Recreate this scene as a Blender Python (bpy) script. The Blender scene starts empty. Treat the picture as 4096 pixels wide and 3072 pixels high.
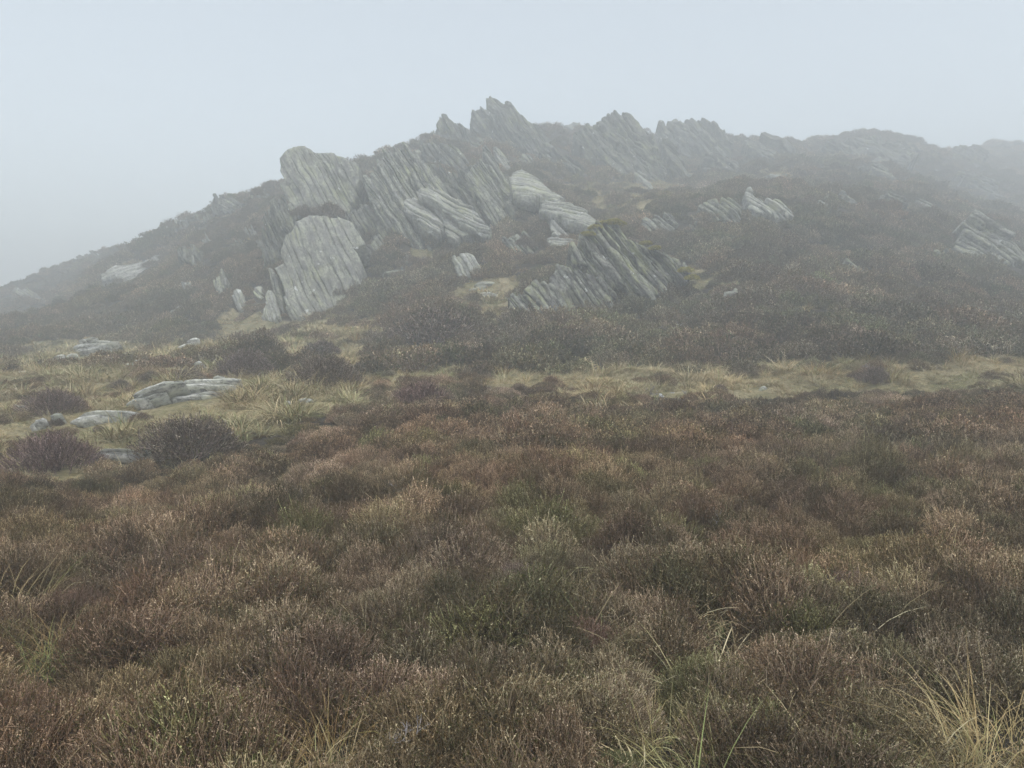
import bpy, math, random
import numpy as np
from mathutils import Vector

# ------------------------------------------------------------------ camera, sky, sun, exposure
scene = bpy.context.scene
COL = scene.collection
FPX = 2958.0                       # focal length in pixels of the 4096 wide photograph
PITCH = math.radians(-4.0)
CAM = np.array([0.0, 0.0, 1.65])
FWD = np.array([0.0, math.cos(PITCH), math.sin(PITCH)])
UPV = np.array([0.0, -math.sin(PITCH), math.cos(PITCH)])
HAZE_DENSITY = 0.0108
cam_data = bpy.data.cameras.new('camera')
cam_data.sensor_width = 36.0
cam_data.lens = 36.0 * FPX / 4096.0
cam_data.clip_start = 0.05
cam_data.clip_end = 2000.0
cam = bpy.data.objects.new('camera', cam_data)
cam.location = CAM
cam.rotation_euler = (math.radians(90.0) + PITCH, 0.0, 0.0)
COL.objects.link(cam)
scene.camera = cam

SUN_EL, SUN_ROT = math.radians(62.0), math.radians(165.0)
world = bpy.data.worlds.new('World')
scene.world = world
world.use_nodes = True
wn = world.node_tree
wn.nodes.clear()
w_out = wn.nodes.new('ShaderNodeOutputWorld')
w_bg = wn.nodes.new('ShaderNodeBackground')
w_sky = wn.nodes.new('ShaderNodeTexSky')
w_sky.sky_type = 'NISHITA'
w_sky.sun_disc = False
w_sky.sun_elevation = SUN_EL
w_sky.sun_rotation = SUN_ROT
w_sky.dust_density = 2.0
w_sky.ozone_density = 1.0
w_hsv = wn.nodes.new('ShaderNodeHueSaturation')
w_hsv.inputs['Saturation'].default_value = 0.38
w_bg.inputs['Strength'].default_value = 0.15
wn.links.new(w_sky.outputs[0], w_hsv.inputs['Color'])
w_mul = wn.nodes.new('ShaderNodeMix'); w_mul.data_type = 'RGBA'; w_mul.blend_type = 'MULTIPLY'
w_mul.inputs[0].default_value = 1.0
w_mul.inputs[7].default_value = (0.985, 1.03, 1.02, 1)
wn.links.new(w_hsv.outputs[0], w_mul.inputs[6])
wn.links.new(w_mul.outputs[2], w_bg.inputs['Color'])
wn.links.new(w_bg.outputs[0], w_out.inputs['Surface'])

sun_data = bpy.data.lights.new('sun', 'SUN')
sun_data.energy = 1.2
sun_data.angle = math.radians(40.0)
sun_data.color = (1.0, 0.97, 0.93)
sun = bpy.data.objects.new('sun', sun_data)
sd = Vector((math.sin(SUN_ROT) * math.cos(SUN_EL), math.cos(SUN_ROT) * math.cos(SUN_EL), math.sin(SUN_EL)))
sun.rotation_euler = sd.to_track_quat('Z', 'Y').to_euler()
COL.objects.link(sun)

scene.view_settings.view_transform = 'Standard'
scene.view_settings.look = 'None'
scene.view_settings.exposure = 0.70
scene.view_settings.gamma = 1.0
scene.view_settings.use_curve_mapping = False
scene.render.engine = 'CYCLES'
cy = scene.cycles
cy.use_denoising = True
cy.denoiser = 'OPENIMAGEDENOISE'
cy.denoising_input_passes = 'RGB_ALBEDO_NORMAL'
cy.max_bounces = 5
cy.diffuse_bounces = 2
cy.glossy_bounces = 1
cy.transmission_bounces = 1
cy.volume_bounces = 3
cy.transparent_max_bounces = 4
cy.use_adaptive_sampling = True
cy.adaptive_threshold = 0.02
cy.pixel_filter_type = 'BLACKMAN_HARRIS'

# ------------------------------------------------------------------ helpers
def px_dir(px, py):
    px = np.asarray(px, float); py = np.asarray(py, float)
    a = (px - 2048.0) / FPX; b = (1536.0 - py) / FPX
    return np.stack([a, FWD[1] + UPV[1] * b, FWD[2] + UPV[2] * b], -1)

def px_at(px, py, Y):
    d = px_dir(px, py)
    return CAM + d * (np.asarray(Y, float) / d[..., 1])[..., None]

def to_px(P):
    Q = P - CAM
    w = np.maximum(Q @ FWD, 1e-3)
    return 2048.0 + FPX * Q[..., 0] / w, 1536.0 - FPX * (Q @ UPV) / w

def h2(ix, iy, seed):
    n = (ix.astype(np.int64) * 374761393 + iy.astype(np.int64) * 668265263 + seed * 1442695041) & 0x7fffffff
    n = ((n ^ (n >> 13)) * 1274126177) & 0x7fffffff
    return ((n ^ (n >> 16)) & 0xffff) / 65535.0

def vnoise(x, y, seed=0):
    x = np.asarray(x, float); y = np.asarray(y, float)
    xi = np.floor(x); yi = np.floor(y)
    fx = x - xi; fy = y - yi
    fx = fx * fx * (3 - 2 * fx); fy = fy * fy * (3 - 2 * fy)
    xi = xi.astype(np.int64); yi = yi.astype(np.int64)
    a = h2(xi, yi, seed); b = h2(xi + 1, yi, seed); c = h2(xi, yi + 1, seed); d = h2(xi + 1, yi + 1, seed)
    return (a + (b - a) * fx) * (1 - fy) + (c + (d - c) * fx) * fy

def fbm(x, y, seed=0, octv=4):
    s = 0.0; amp = 0.5; f = 1.0
    for k in range(octv):
        s = s + amp * (vnoise(np.asarray(x) * f, np.asarray(y) * f, seed + 17 * k) - 0.5)
        amp *= 0.5; f *= 2.03
    return s

def in_poly(px, py, poly):
    P = np.asarray(poly, float)
    x0, y0 = P[:, 0], P[:, 1]
    x1, y1 = np.roll(x0, -1), np.roll(y0, -1)
    res = np.zeros(np.shape(px), bool)
    for a, b, c, d in zip(x0, y0, x1, y1):
        if b == d: continue
        hit = ((b > py) != (d > py)) & (px < (c - a) * (py - b) / (d - b) + a)
        res ^= hit
    return res

def mesh_data(name, V, faces, mats, attrs=None, smooth=False):
    """V (n,3); faces: list of int arrays (m,k) ; attrs {name: (type, array)}"""
    me = bpy.data.meshes.new(name)
    V = np.ascontiguousarray(V, dtype=np.float32)
    me.vertices.add(len(V)); me.vertices.foreach_set('co', V.ravel())
    loops = np.concatenate([np.asarray(f, np.int32).ravel() for f in faces])
    tot = np.concatenate([np.full(len(f), np.asarray(f).shape[1], np.int32) for f in faces])
    start = np.concatenate([[0], np.cumsum(tot)[:-1]]).astype(np.int32)
    me.loops.add(len(loops)); me.loops.foreach_set('vertex_index', loops)
    me.polygons.add(len(tot)); me.polygons.foreach_set('loop_start', start); me.polygons.foreach_set('loop_total', tot)
    if smooth: me.polygons.foreach_set('use_smooth', np.ones(len(tot), bool))
    for k, (ty, arr) in (attrs or {}).items():
        at = me.attributes.new(k, ty, 'POINT')
        key = {'FLOAT': 'value', 'INT': 'value', 'FLOAT_VECTOR': 'vector', 'FLOAT_COLOR': 'color'}[ty]
        at.data.foreach_set(key, np.ascontiguousarray(arr, dtype=np.int32 if ty == 'INT' else np.float32).ravel())
    me.update(calc_edges=True)
    me.validate()
    if mats: me.materials.append(mats)
    return me

def obj(name, me, parent=None, loc=(0, 0, 0), label=None, cat=None, group=None, kind=None):
    o = bpy.data.objects.new(name, me)
    o.location = loc
    COL.objects.link(o)
    if parent is not None: o.parent = parent
    if label: o['label'] = label
    if cat: o['category'] = cat
    if group: o['group'] = group
    if kind: o['kind'] = kind
    return o

# ------------------------------------------------------------------ materials
def new_mat(name):
    m = bpy.data.materials.new(name); m.use_nodes = True
    nt = m.node_tree; nt.nodes.clear()
    out = nt.nodes.new('ShaderNodeOutputMaterial')
    b = nt.nodes.new('ShaderNodeBsdfPrincipled')
    nt.links.new(b.outputs[0], out.inputs['Surface'])
    return m, nt, b

def nd(nt, ty, **kw):
    n = nt.nodes.new(ty)
    for k, v in kw.items(): setattr(n, k, v)
    return n

def mixc(nt, fac, a, b, mode='MIX'):
    m = nd(nt, 'ShaderNodeMix', data_type='RGBA', blend_type=mode)
    for sock, v in ((m.inputs[0], fac), (m.inputs[6], a), (m.inputs[7], b)):
        if isinstance(v, bpy.types.NodeSocket): nt.links.new(v, sock)
        elif isinstance(v, (int, float)): sock.default_value = v
        else: sock.default_value = (*v, 1.0)
    return m.outputs[2]

def ramp(nt, src, stops):
    r = nd(nt, 'ShaderNodeValToRGB')
    e = r.color_ramp.elements
    while len(e) < len(stops): e.new(0.5)
    for el, (p, c) in zip(e, stops):
        el.position = p
        el.color = (c, c, c, 1) if isinstance(c, (int, float)) else (*c, 1)
    nt.links.new(src, r.inputs[0])
    return r.outputs[0]

def plant_mat(name, translucent=0.0):
    m, nt, b = new_mat(name)
    col = nd(nt, 'ShaderNodeAttribute', attribute_name='Col')
    tint = nd(nt, 'ShaderNodeAttribute', attribute_name='tint', attribute_type='INSTANCER')
    c = mixc(nt, 1.0, col.outputs['Color'], tint.outputs['Color'], 'MULTIPLY')
    nt.links.new(c, b.inputs['Base Color'])
    b.inputs['Roughness'].default_value = 0.8
    b.inputs['Specular IOR Level'].default_value = 0.15
    return m

M_HEATHER = plant_mat('heather_foliage')
M_GRASS = plant_mat('grass_blades')
M_MOSS = plant_mat('moss')

def wood_mat():
    m, nt, b = new_mat('dead_wood')
    tc = nd(nt, 'ShaderNodeTexCoord')
    n = nd(nt, 'ShaderNodeTexNoise'); n.inputs['Scale'].default_value = 60.0
    nt.links.new(tc.outputs['Object'], n.inputs['Vector'])
    c = ramp(nt, n.outputs['Fac'], [(0.3, (0.16, 0.14, 0.135)), (0.7, (0.36, 0.33, 0.33))])
    nt.links.new(c, b.inputs['Base Color'])
    b.inputs['Roughness'].default_value = 0.85
    return m
M_WOOD = wood_mat()

def rock_mat(name, base, lichen, spots, green=0.5, con=1.0):
    m, nt, b = new_mat(name)
    st = nd(nt, 'ShaderNodeAttribute', attribute_name='st')
    vec = st.outputs['Vector']
    def noise(scale, detail=5.0, rough=0.6, sc=(1, 1, 1)):
        mp = nd(nt, 'ShaderNodeMapping'); mp.inputs['Scale'].default_value = sc
        nt.links.new(vec, mp.inputs['Vector'])
        n = nd(nt, 'ShaderNodeTexNoise')
        n.inputs['Scale'].default_value = scale; n.inputs['Detail'].default_value = detail
        n.inputs['Roughness'].default_value = rough
        nt.links.new(mp.outputs[0], n.inputs['Vector'])
        return n.outputs['Fac']
    streak = noise(2.2, 6, 0.65, (3.2, 0.42, 1.0))
    fine = noise(8.0, 7, 0.8, (1.5, 0.8, 1.0))
    stain = noise(1.1, 5, 0.7, (1.6, 0.55, 1.0))
    patch = noise(0.7, 4, 0.6)
    patch2 = noise(2.6, 5, 0.65, (1.5, 0.7, 1.0))
    b0 = tuple((1 - 0.5 * con) * x for x in base)
    c = ramp(nt, streak, [(0.33, b0), (0.48, base), (0.66, tuple(min(1, (1 + 0.6 * con) * x) for x in base))])
    c = mixc(nt, ramp(nt, fine, [(0.40, 0.0), (0.56, 1.0)]), mixc(nt, 1.0, c, tuple([1 - 0.70 * min(con, 1.0)] * 3), 'MULTIPLY'), c)
    c = mixc(nt, ramp(nt, stain, [(0.40, 0.75), (0.52, 0.0)]), c, mixc(nt, 1.0, c, tuple([1 - 0.55 * min(con, 1.0)] * 3), 'MULTIPLY'))
    # grey green crust of lichen
    lf = nd(nt, 'ShaderNodeMath', operation='MULTIPLY')
    nt.links.new(ramp(nt, patch2, [(0.44, 0.0), (0.60, 1.0)]), lf.inputs[0])
    nt.links.new(ramp(nt, fine, [(0.42, 0.0), (0.55, 0.9 * lichen)]), lf.inputs[1])
    c = mixc(nt, lf.outputs[0], c, (0.40, 0.41, 0.32))
    gf = nd(nt, 'ShaderNodeMath', operation='MULTIPLY')
    nt.links.new(ramp(nt, patch, [(0.45, 0.0), (0.62, 1.0)]), gf.inputs[0])
    nt.links.new(ramp(nt, streak, [(0.46, 0.0), (0.62, green)]), gf.inputs[1])
    c = mixc(nt, gf.outputs[0], c, (0.33, 0.35, 0.13))
    # round white lichens
    vo = nd(nt, 'ShaderNodeTexVoronoi'); vo.inputs['Scale'].default_value = 2.6
    wob = nd(nt, 'ShaderNodeVectorMath', operation='MULTIPLY_ADD')
    nz = nd(nt, 'ShaderNodeTexNoise'); nz.inputs['Scale'].default_value = 6.0
    nt.links.new(vec, nz.inputs['Vector'])
    nt.links.new(nz.outputs['Color'], wob.inputs[0]); wob.inputs[1].default_value = (0.5, 0.5, 0.5)
    nt.links.new(vec, wob.inputs[2])
    nt.links.new(wob.outputs[0], vo.inputs['Vector'])
    wl = nd(nt, 'ShaderNodeMath', operation='MULTIPLY')
    nt.links.new(ramp(nt, vo.outputs['Distance'], [(0.14, 1.0), (0.27, 0.0)]), wl.inputs[0])
    sep = nd(nt, 'ShaderNodeSeparateColor'); nt.links.new(vo.outputs['Color'], sep.inputs[0])
    nt.links.new(ramp(nt, sep.outputs[0], [(1.0 - spots - 0.01, 0.0), (1.0 - spots, 1.0)]), wl.inputs[1])
    c = mixc(nt, wl.outputs[0], c, (0.55, 0.56, 0.54))
    nt.links.new(c, b.inputs['Base Color'])
    b.inputs['Roughness'].default_value = 0.9
    b.inputs['Specular IOR Level'].default_value = 0.2
    add = nd(nt, 'ShaderNodeMath', operation='ADD')
    nt.links.new(streak, add.inputs[0]); nt.links.new(fine, add.inputs[1])
    bump = nd(nt, 'ShaderNodeBump'); bump.inputs['Strength'].default_value = 0.7; bump.inputs['Distance'].default_value = 0.03
    nt.links.new(add.outputs[0], bump.inputs['Height'])
    nt.links.new(bump.outputs[0], b.inputs['Normal'])
    return m
M_ROCK = rock_mat('slate_rock', (0.21, 0.205, 0.195), 0.8, 0.05)
M_SLAB = rock_mat('flat_slab_slate', (0.215, 0.21, 0.20), 0.9, 0.08, 0.4, 0.62)
M_RIB = rock_mat('ribbed_slate', (0.16, 0.155, 0.147), 0.6, 0.13, 0.75, 1.35)
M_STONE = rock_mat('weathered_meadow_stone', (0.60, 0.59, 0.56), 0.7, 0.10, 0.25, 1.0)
M_DARK = rock_mat('shade_toned_crag_slate', (0.105, 0.102, 0.097), 0.4, 0.10, 0.4)  # dark slate, base lowered further so crest shade sits in the colour
M_PALE = rock_mat('pale_slate', (0.36, 0.355, 0.335), 0.85, 0.10, 0.5, 0.75)
M_WHITE = rock_mat('quartz_white_rock', (0.62, 0.62, 0.63), 0.15, 0.0, 0.0)

# ------------------------------------------------------------------ terrain: control points read as (px, py, distance)
CP = [
 (0,1985,7.0),(218,1893,8.7),(500,1835,9.3),(760,1800,9.8),(340,1700,11.8),(60,1680,12.6),(650,1600,13.0),(1000,1610,12.6),
 (900,1500,15.0),(450,1440,18.0),(60,1450,18.0),(1250,1480,16.0),(1300,1330,22.0),(1700,1490,15.8),(1700,1350,20.0),
 (2150,1480,15.8),(2640,1490,15.6),(3150,1450,16.4),(3700,1480,15.6),(4060,1420,16.6),
 (2640,1572,14.0),(3150,1590,14.0),(3700,1580,13.8),(2050,1550,14.0),(1500,1540,14.2),
 (1180,1275,26.0),(1420,1180,26.8),(900,1250,27.0),(600,1250,28.0),(300,1300,29.0),(50,1290,31.0),
 (1000,1100,30.0),(800,1050,33.0),(500,1130,38.0),(150,1160,46.0),
 (60,1150,54.0),(350,1015,54.0),(560,985,52.0),(655,968,48.0),(700,905,43.0),(735,858,42.0),(800,850,42.0),(850,815,41.0),(885,792,41.0),(1090,770,40.0),(720,960,39.0),
 (2050,1270,21.0),(2500,1270,21.2),(2800,1200,21.5),(2250,1340,19.5),(2700,1350,19.0),
 (1900,1180,23.5),(1650,1150,25.0),(1950,1060,25.5),(1720,1040,28.0),(1550,1050,27.5),
 (2000,930,29.0),(1850,985,28.5),(2250,930,28.0),(2450,840,30.0),(2700,980,26.0),(2800,880,28.0),
 (2100,760,33.0),(2400,745,38.0),(2650,745,40.0),(2300,650,41.5),(2250,572,48.0),(2330,556,49.5),(1450,700,38.0),(1530,690,38.0),(2540,715,42.0),(2780,650,48.5),
 (1480,830,31.0),(1480,690,35.5),(1600,660,36.5),(1690,590,40.0),(1800,555,41.5),(2000,610,42.0),(1950,520,47.5),(2200,590,45.5),(2450,520,50.0),
 (2620,600,50.0),(2800,545,57.0),(1000,900,50.0),(1300,820,46.0),(1500,760,46.0),(1600,720,48.0),(700,1000,54.0),(2950,570,56.0),(3110,560,58.0),(3300,575,60.0),(3470,550,60.0),(3650,580,62.0),(3760,608,66.0),
 (3860,592,74.0),(4030,572,75.0),(4120,585,76.0),(3950,660,66.0),
 (3200,690,42.0),(3500,680,46.0),(3400,640,52.0),(3800,730,52.0),(4050,760,56.0),
 (3100,800,31.0),(3400,790,34.0),(3700,800,38.0),(4000,840,44.0),
 (3050,950,26.5),(3400,950,27.5),(3700,920,30.0),(3950,1050,28.0),(4080,1000,32.0),
 (3000,1150,21.5),(3400,1150,22.0),(3800,1180,22.5),(4080,1200,23.0),
 (3000,1320,18.6),(3500,1320,18.6),(4000,1320,18.8),
]
def deepen(Y):
    Y = np.asarray(Y, float)
    return np.where(Y < 14, Y, 14 + (Y - 14) * 1.8)
_c = np.array(CP, float)
P = px_at(_c[:, 0], _c[:, 1], deepen(_c[:, 2]))
P[:, 2] -= 0.16
_cp = np.array(CP, float)
P[(_cp[:, 0] < 650) & (_cp[:, 2] > 37), 2] -= 0.8
P[(_cp[:, 0] >= 650) & (_cp[:, 0] < 1000) & (_cp[:, 2] > 37), 2] -= 0.35
EXTRA = []
for x in (-9, -5, -2, 0, 2, 5, 9):
    for y in (-6, -2, 1.5):
        EXTRA.append((x, y, 0.03 * y + 0.012 * x))
for x, z in ((-3.2, 0.0), (-1, 0.08), (1.2, 0.1), (3.8, 0.13)): EXTRA.append((x, 4.2, z))
for x, z in ((-4.6, -0.36), (-2.2, -0.06), (1.5, 0.12), (4.5, 0.17), (7.0, 0.2)): EXTRA.append((x, 7.4, z))
for x in (-3.0, 0, 3.4, 7.5): EXTRA.append((x, 10.6, 0.15 + 0.012 * x))
for x in (-14, 14): EXTRA += [(x, -8, -0.6), (x, 4, -0.3 if x < 0 else 0.3)]
for x in (-22, 20): EXTRA += [(x, 8, -0.5 if x < 0 else 0.6)]
EXTRA += [(-45, 10, -2), (-45, 40, 1.5), (-50, 60, 1.0), (-35, 85, 2.0), (-10, 85, 4.0), (15, 95, 6.0), (40, 105, 8.0), (70, 120, 10.0),
          (45, 10, 1.0), (60, 30, 4.0), (70, 60, 10.0), (90, 100, 12.0), (-60, -15, -3), (60, -15, 0), (0, -15, -0.6),
          (-20, 66, 4.5), (-9, 56, 7.0), (0, 62, 11.0), (12, 66, 12.0), (24, 76, 12.5)]
EXTRA = np.array(EXTRA, float)
_f = (deepen(EXTRA[:, 1]) / np.where(np.abs(EXTRA[:, 1]) < 1, 1, EXTRA[:, 1]))[:, None]
_f[EXTRA[:, 1] < 14] = 1
EXTRA = CAM + (EXTRA - CAM) * _f
P = np.vstack([P, EXTRA])

def tps_fit(XY, z, lam=0.02):
    n = len(XY)
    d2 = ((XY[:, None] - XY[None]) ** 2).sum(-1)
    K = 0.5 * d2 * np.log(d2 + 1e-9)
    A = np.zeros((n + 3, n + 3)); A[:n, :n] = K + lam * np.eye(n) * 8.0
    A[:n, n] = 1; A[:n, n + 1:] = XY; A[n, :n] = 1; A[n + 1:, :n] = XY.T
    return np.linalg.solve(A, np.concatenate([z, [0, 0, 0]]))
TXY = P[:, :2].copy()
TW = tps_fit(TXY, P[:, 2])

def tps_eval(x, y):
    x = np.asarray(x, float); y = np.asarray(y, float)
    sh = x.shape; x = x.ravel(); y = y.ravel()
    out = np.zeros(len(x))
    for s in range(0, len(x), 20000):
        X = np.stack([x[s:s + 20000], y[s:s + 20000]], -1)
        d2 = ((X[:, None] - TXY[None]) ** 2).sum(-1)
        out[s:s + 20000] = (0.5 * d2 * np.log(d2 + 1e-9)) @ TW[:-3] + TW[-3] + X @ TW[-2:]
    return out.reshape(sh)

GX0, GX1, GY0, GY1, GS = -110.0, 150.0, -12.0, 190.0, 0.25
CX0 = np.arange(GX0, GX1 + 1.01, 1.0); CY0 = np.arange(GY0, GY1 + 1.01, 1.0)
HC = tps_eval(*np.meshgrid(CX0, CY0))
HC = np.clip(HC, -6.0, 38.0)
gx = np.arange(GX0, GX1 + 1e-6, GS); gy = np.arange(GY0, GY1 + 1e-6, GS)
XX, YY = np.meshgrid(gx, gy)
def bil(A, x0, y0, s, x, y):
    u = np.clip((np.asarray(x) - x0) / s, 0, A.shape[1] - 1.001); v = np.clip((np.asarray(y) - y0) / s, 0, A.shape[0] - 1.001)
    i = u.astype(int); j = v.astype(int); fu = u - i; fv = v - j
    return (A[j, i] * (1 - fu) + A[j, i + 1] * fu) * (1 - fv) + (A[j + 1, i] * (1 - fu) + A[j + 1, i + 1] * fu) * fv
HH = bil(HC, GX0, GY0, 1.0, XX, YY)
rough = np.clip((YY - 4) / 28.0, 0.12, 1.25)
HH = HH + rough * (1.1 * fbm(XX / 4.5, YY / 4.5, 5, 3) + 0.75 * fbm(XX / 1.5, YY / 1.5, 9, 3) + np.clip((YY - 20) / 15, 0, 1) * 1.0 * fbm(XX / 2.8, YY / 2.8, 15, 2)) + 0.16 * fbm(XX / 1.1, YY / 1.1, 21, 2)
far = np.clip((YY - 54) / 30.0, 0, 1)
HH = HH + far * (2.6 * fbm(XX / 4.0, YY / 9.0, 31, 4) + 1.5 * fbm(XX / 1.5, YY / 5.0, 33, 2))
def ground(x, y): return bil(HH, GX0, GY0, GS, x, y)

def hit_ground(px, py, h=0.0):
    """first point where the sight line through a photograph pixel meets the ground"""
    d = px_dir(px, py); d = d / d[1]
    ys = np.concatenate([np.arange(1.5, 30, 0.1), np.arange(30, 185, 0.25)])
    pts = CAM + d * ys[:, None]
    below = pts[:, 2] < ground(pts[:, 0], pts[:, 1]) + h
    k = int(np.argmax(below)) if below.any() else len(ys) - 1
    p = pts[k].copy(); p[2] = ground(p[0], p[1])
    return p

# ------------------------------------------------------------------ rocks: stacks of tilted cleavage plates
CARVE = []
def slab_frame(p0, lean, yaw):
    N = np.array([math.sin(yaw) * math.cos(lean), -math.cos(yaw) * math.cos(lean), math.sin(lean)])
    R = np.array([math.cos(yaw), math.sin(yaw), 0.0])
    U = np.cross(N, R); U = U if U[2] > 0 else -U
    return R, U, N

def cuts(poly, s0):
    """t intervals of the polygon (s,t) along the line s = s0"""
    ts = []
    n = len(poly)
    for i in range(n):
        a = poly[i]; b = poly[(i + 1) % n]
        if (a[0] <= s0) != (b[0] <= s0):
            ts.append(a[1] + (b[1] - a[1]) * (s0 - a[0]) / (b[0] - a[0]))
    ts.sort()
    return [(ts[i], ts[i + 1]) for i in range(0, len(ts) - 1, 2)]

def plates_mesh(poly_px, Y=None, lean=22, yaw=0, dip=57, w=(0.08, 0.2), depth=1.2, stag=0.10, rough=0.12, jag=0.08,
                gap=0.25, streak=0.06, edge=0.03, lift=0.0, warp=0.30, hue=1.5, seed=1, mat=None, base_px=None, carve=True, name='slab'):
    rng = np.random.default_rng(seed)
    pp = np.array(poly_px, float)
    if base_px is None:
        k = int(np.argmax(pp[:, 1])); base_px = (pp[:, 0].mean() * 0.5 + pp[k, 0] * 0.5, pp[k, 1])
    p0 = hit_ground(*base_px) if Y is None else px_at(base_px[0], base_px[1], deepen(Y))
    if p0[1] > 18:
        w = (w[0] * 1.35, w[1] * 1.35); stag, rough, jag, lift, depth, streak, edge = stag * 1.4, rough * 1.5, jag * 1.3, lift * 1.5, depth * 1.6, streak * 1.4, edge * 1.3
    R, U, N = slab_frame(p0, math.radians(lean), math.radians(yaw))
    p0 = p0 + np.array([0, 0, lift])
    d = px_dir(pp[:, 0], pp[:, 1])
    tt = ((p0 - CAM) @ N) / (d @ N)
    W = CAM + d * tt[:, None]
    a = (W - p0) @ R; b = (W - p0) @ U
    if carve: CARVE.append((p0, R, U, N, np.stack([a, b], -1), depth))
    ph = math.radians(dip); sp, cp = math.sin(ph), math.cos(ph)
    poly = np.stack([a * sp + b * cp, a * cp - b * sp], -1)
    s = poly[:, 0].min(); smax = poly[:, 0].max()
    V = []; ST = []; Q = []; T7 = []
    nv = 0
    off = 0.0
    while s < smax:
        wi = w[0] + (w[1] - w[0]) * rng.random() ** 1.6
        if rng.random() < 0.12: wi *= 1.8
        e = 0.04 * wi
        A = cuts(poly, min(s + e, smax - 1e-4)); B = cuts(poly, min(s + wi - e, smax - 1e-4)); Mi = cuts(poly, min(s + wi / 2, smax - 1e-4))
        off = 0.55 * off + rng.normal(0, stag)
        off = max(min(off, 2.2 * stag), -2.6 * stag)
        deep = -(0.04 + stag * 1.8 * rng.random()) if rng.random() < gap else 0.0
        if deep: wi *= 0.6
        for ii, (m0, m1) in enumerate(Mi):
            if m1 - m0 < 0.05: continue
            if len(A) == len(Mi) == len(B): l0, l1, r0, r1 = A[ii][0], A[ii][1], B[ii][0], B[ii][1]
            else: l0, l1, r0, r1 = m0, m1, m0, m1
            if abs(l0 - r0) > 3 * wi: l0 = r0 = m0
            if abs(l1 - r1) > 3 * wi: l1 = r1 = m1
            j0, j1 = rng.normal(0, jag, 2)
            l0 += j0; r0 += j0; l1 += j1; r1 += j1
            L = m1 - m0
            n = int(min(70, max(4, math.ceil(L / 0.13)))) + 1
            u = np.linspace(0, 1, n)
            tl = l0 + (l1 - l0) * u; tr = r0 + (r1 - r0) * u; tm = 0.5 * (tl + tr)
            # steps where pieces have broken away along the plate
            br = np.zeros(n); pos = 0.0
            while pos < L:
                ln = rng.uniform(0.5, 2.6)
                msk = (u * L >= pos) & (u * L < pos + ln)
                br[msk] = rng.normal(0, stag * 0.8) - (0.05 + stag * 1.5 if rng.random() < 0.10 else 0.0); pos += ln
            endfall = np.minimum(u, 1 - u) * L
            ef = np.clip(0.07 - endfall, 0, 0.07) * 0.8
            jl = wi * 0.22 * fbm(tm / 0.5, np.full(n, s), seed + 8, 3); jr = wi * 0.22 * fbm(tm / 0.5, np.full(n, s + 3.3), seed + 9, 3)
            bd = min(0.5 * wi, edge) * (0.3 + 1.4 * rng.random())
            kk = rng.normal(0, min(0.18 * wi, 0.02))
            m = int(max(3, min(12, round(wi / 0.07))))
            q = np.linspace(0, 1, m)[None]
            S = s + jl[:, None] * (1 - q) + (wi + jr[:, None]) * q + 0 * tm[:, None]
            T = tl[:, None] * (1 - q) + tr[:, None] * q
            D = (off + deep + br - ef)[:, None] + kk * (1 - 2 * q)
            D = D + rough * 2.2 * fbm(S / 1.6 + seed, T / 1.9, seed, 3) + 0.35 * rough * fbm(S / 0.25, T / 0.45, seed + 3, 2)
            D = D + streak * fbm(S / 0.10, T / 0.8, seed + 5, 3) + rng.normal(0, 0.008, D.shape)
            D[:, 0] -= bd; D[:, -1] -= bd
            S = np.concatenate([S, np.full((n, 1), s + wi), np.full((n, 1), s)], 1)
            T = np.concatenate([T, tr[:, None], tl[:, None]], 1)
            D = np.concatenate([D, np.full((n, 2), -depth)], 1)
            m += 2
            st = np.stack([S, T, D], -1).reshape(-1, 3)
            aa = st[:, 0] * sp + st[:, 1] * cp; bb = st[:, 0] * cp - st[:, 1] * sp
            w1 = fbm(aa / 1.3 + seed, bb / 1.3, seed + 31, 3); w2 = fbm(aa / 1.3, bb / 1.3 + seed, seed + 37, 3)
            aa, bb = aa + warp * w1, bb + warp * w2
            st0 = st + np.array([0, 0, rng.uniform(0, hue)])
            V.append(R * aa[:, None] + U * bb[:, None] + N * st[:, 2:3])
            ST.append(st0)
            idx = nv + np.arange(n * m).reshape(n, m)
            i0 = idx[:-1]; i1 = idx[1:]
            Q.append(np.stack([i0, np.roll(i0, -1, 1), np.roll(i1, -1, 1), i1], -1).reshape(-1, 4))
            T7.append(idx[0][::-1][None]); T7.append(idx[-1][None])
            nv += n * m
        s += wi
    if nv == 0: return None, p0
    st = np.vstack(ST) + np.array([seed * 3.7, seed * 1.9, 0])
    return mesh_data(name, np.vstack(V), [np.vstack(Q)] + T7, mat or M_ROCK, {'st': ('FLOAT_VECTOR', st)}), p0

CLEAR = []                      # places already taken by a plant that stands alone
def taken(x, y):
    m = np.zeros(len(x), bool)
    for cx_, cy_, r_ in CLEAR: m |= (x - cx_) ** 2 + (y - cy_) ** 2 < r_ * r_
    return m

def rock(label, poly, name='rock_slab', cat='rock', group=None, parent=None, clear=False, **kw):
    me, p0 = plates_mesh(poly, name=name, **kw)
    if me is None: return None
    if clear:
        xs = [q[0] for q in poly]; wm = (max(xs) - min(xs)) / FPX * p0[1]
        r_ = min(0.9, max(0.25, 0.45 * wm)); cx_ = p0[0] + ((max(xs) + min(xs)) / 2 - (2048 + FPX * p0[0] / p0[1])) / FPX * p0[1]
        for f in (-0.7, 0.0, 0.7):
            CLEAR.append((cx_ + f * max(0, 0.5 * wm - 0.3 * r_), p0[1] - 0.55 * r_ - 0.1, r_ * 0.8))
    if parent is not None:
        o = obj(name, me, parent, loc=tuple(p0 - np.array(parent.location)))
        if label: o['label'] = label
        return o
    return obj(name, me, None, tuple(p0), label, cat, group)

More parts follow.
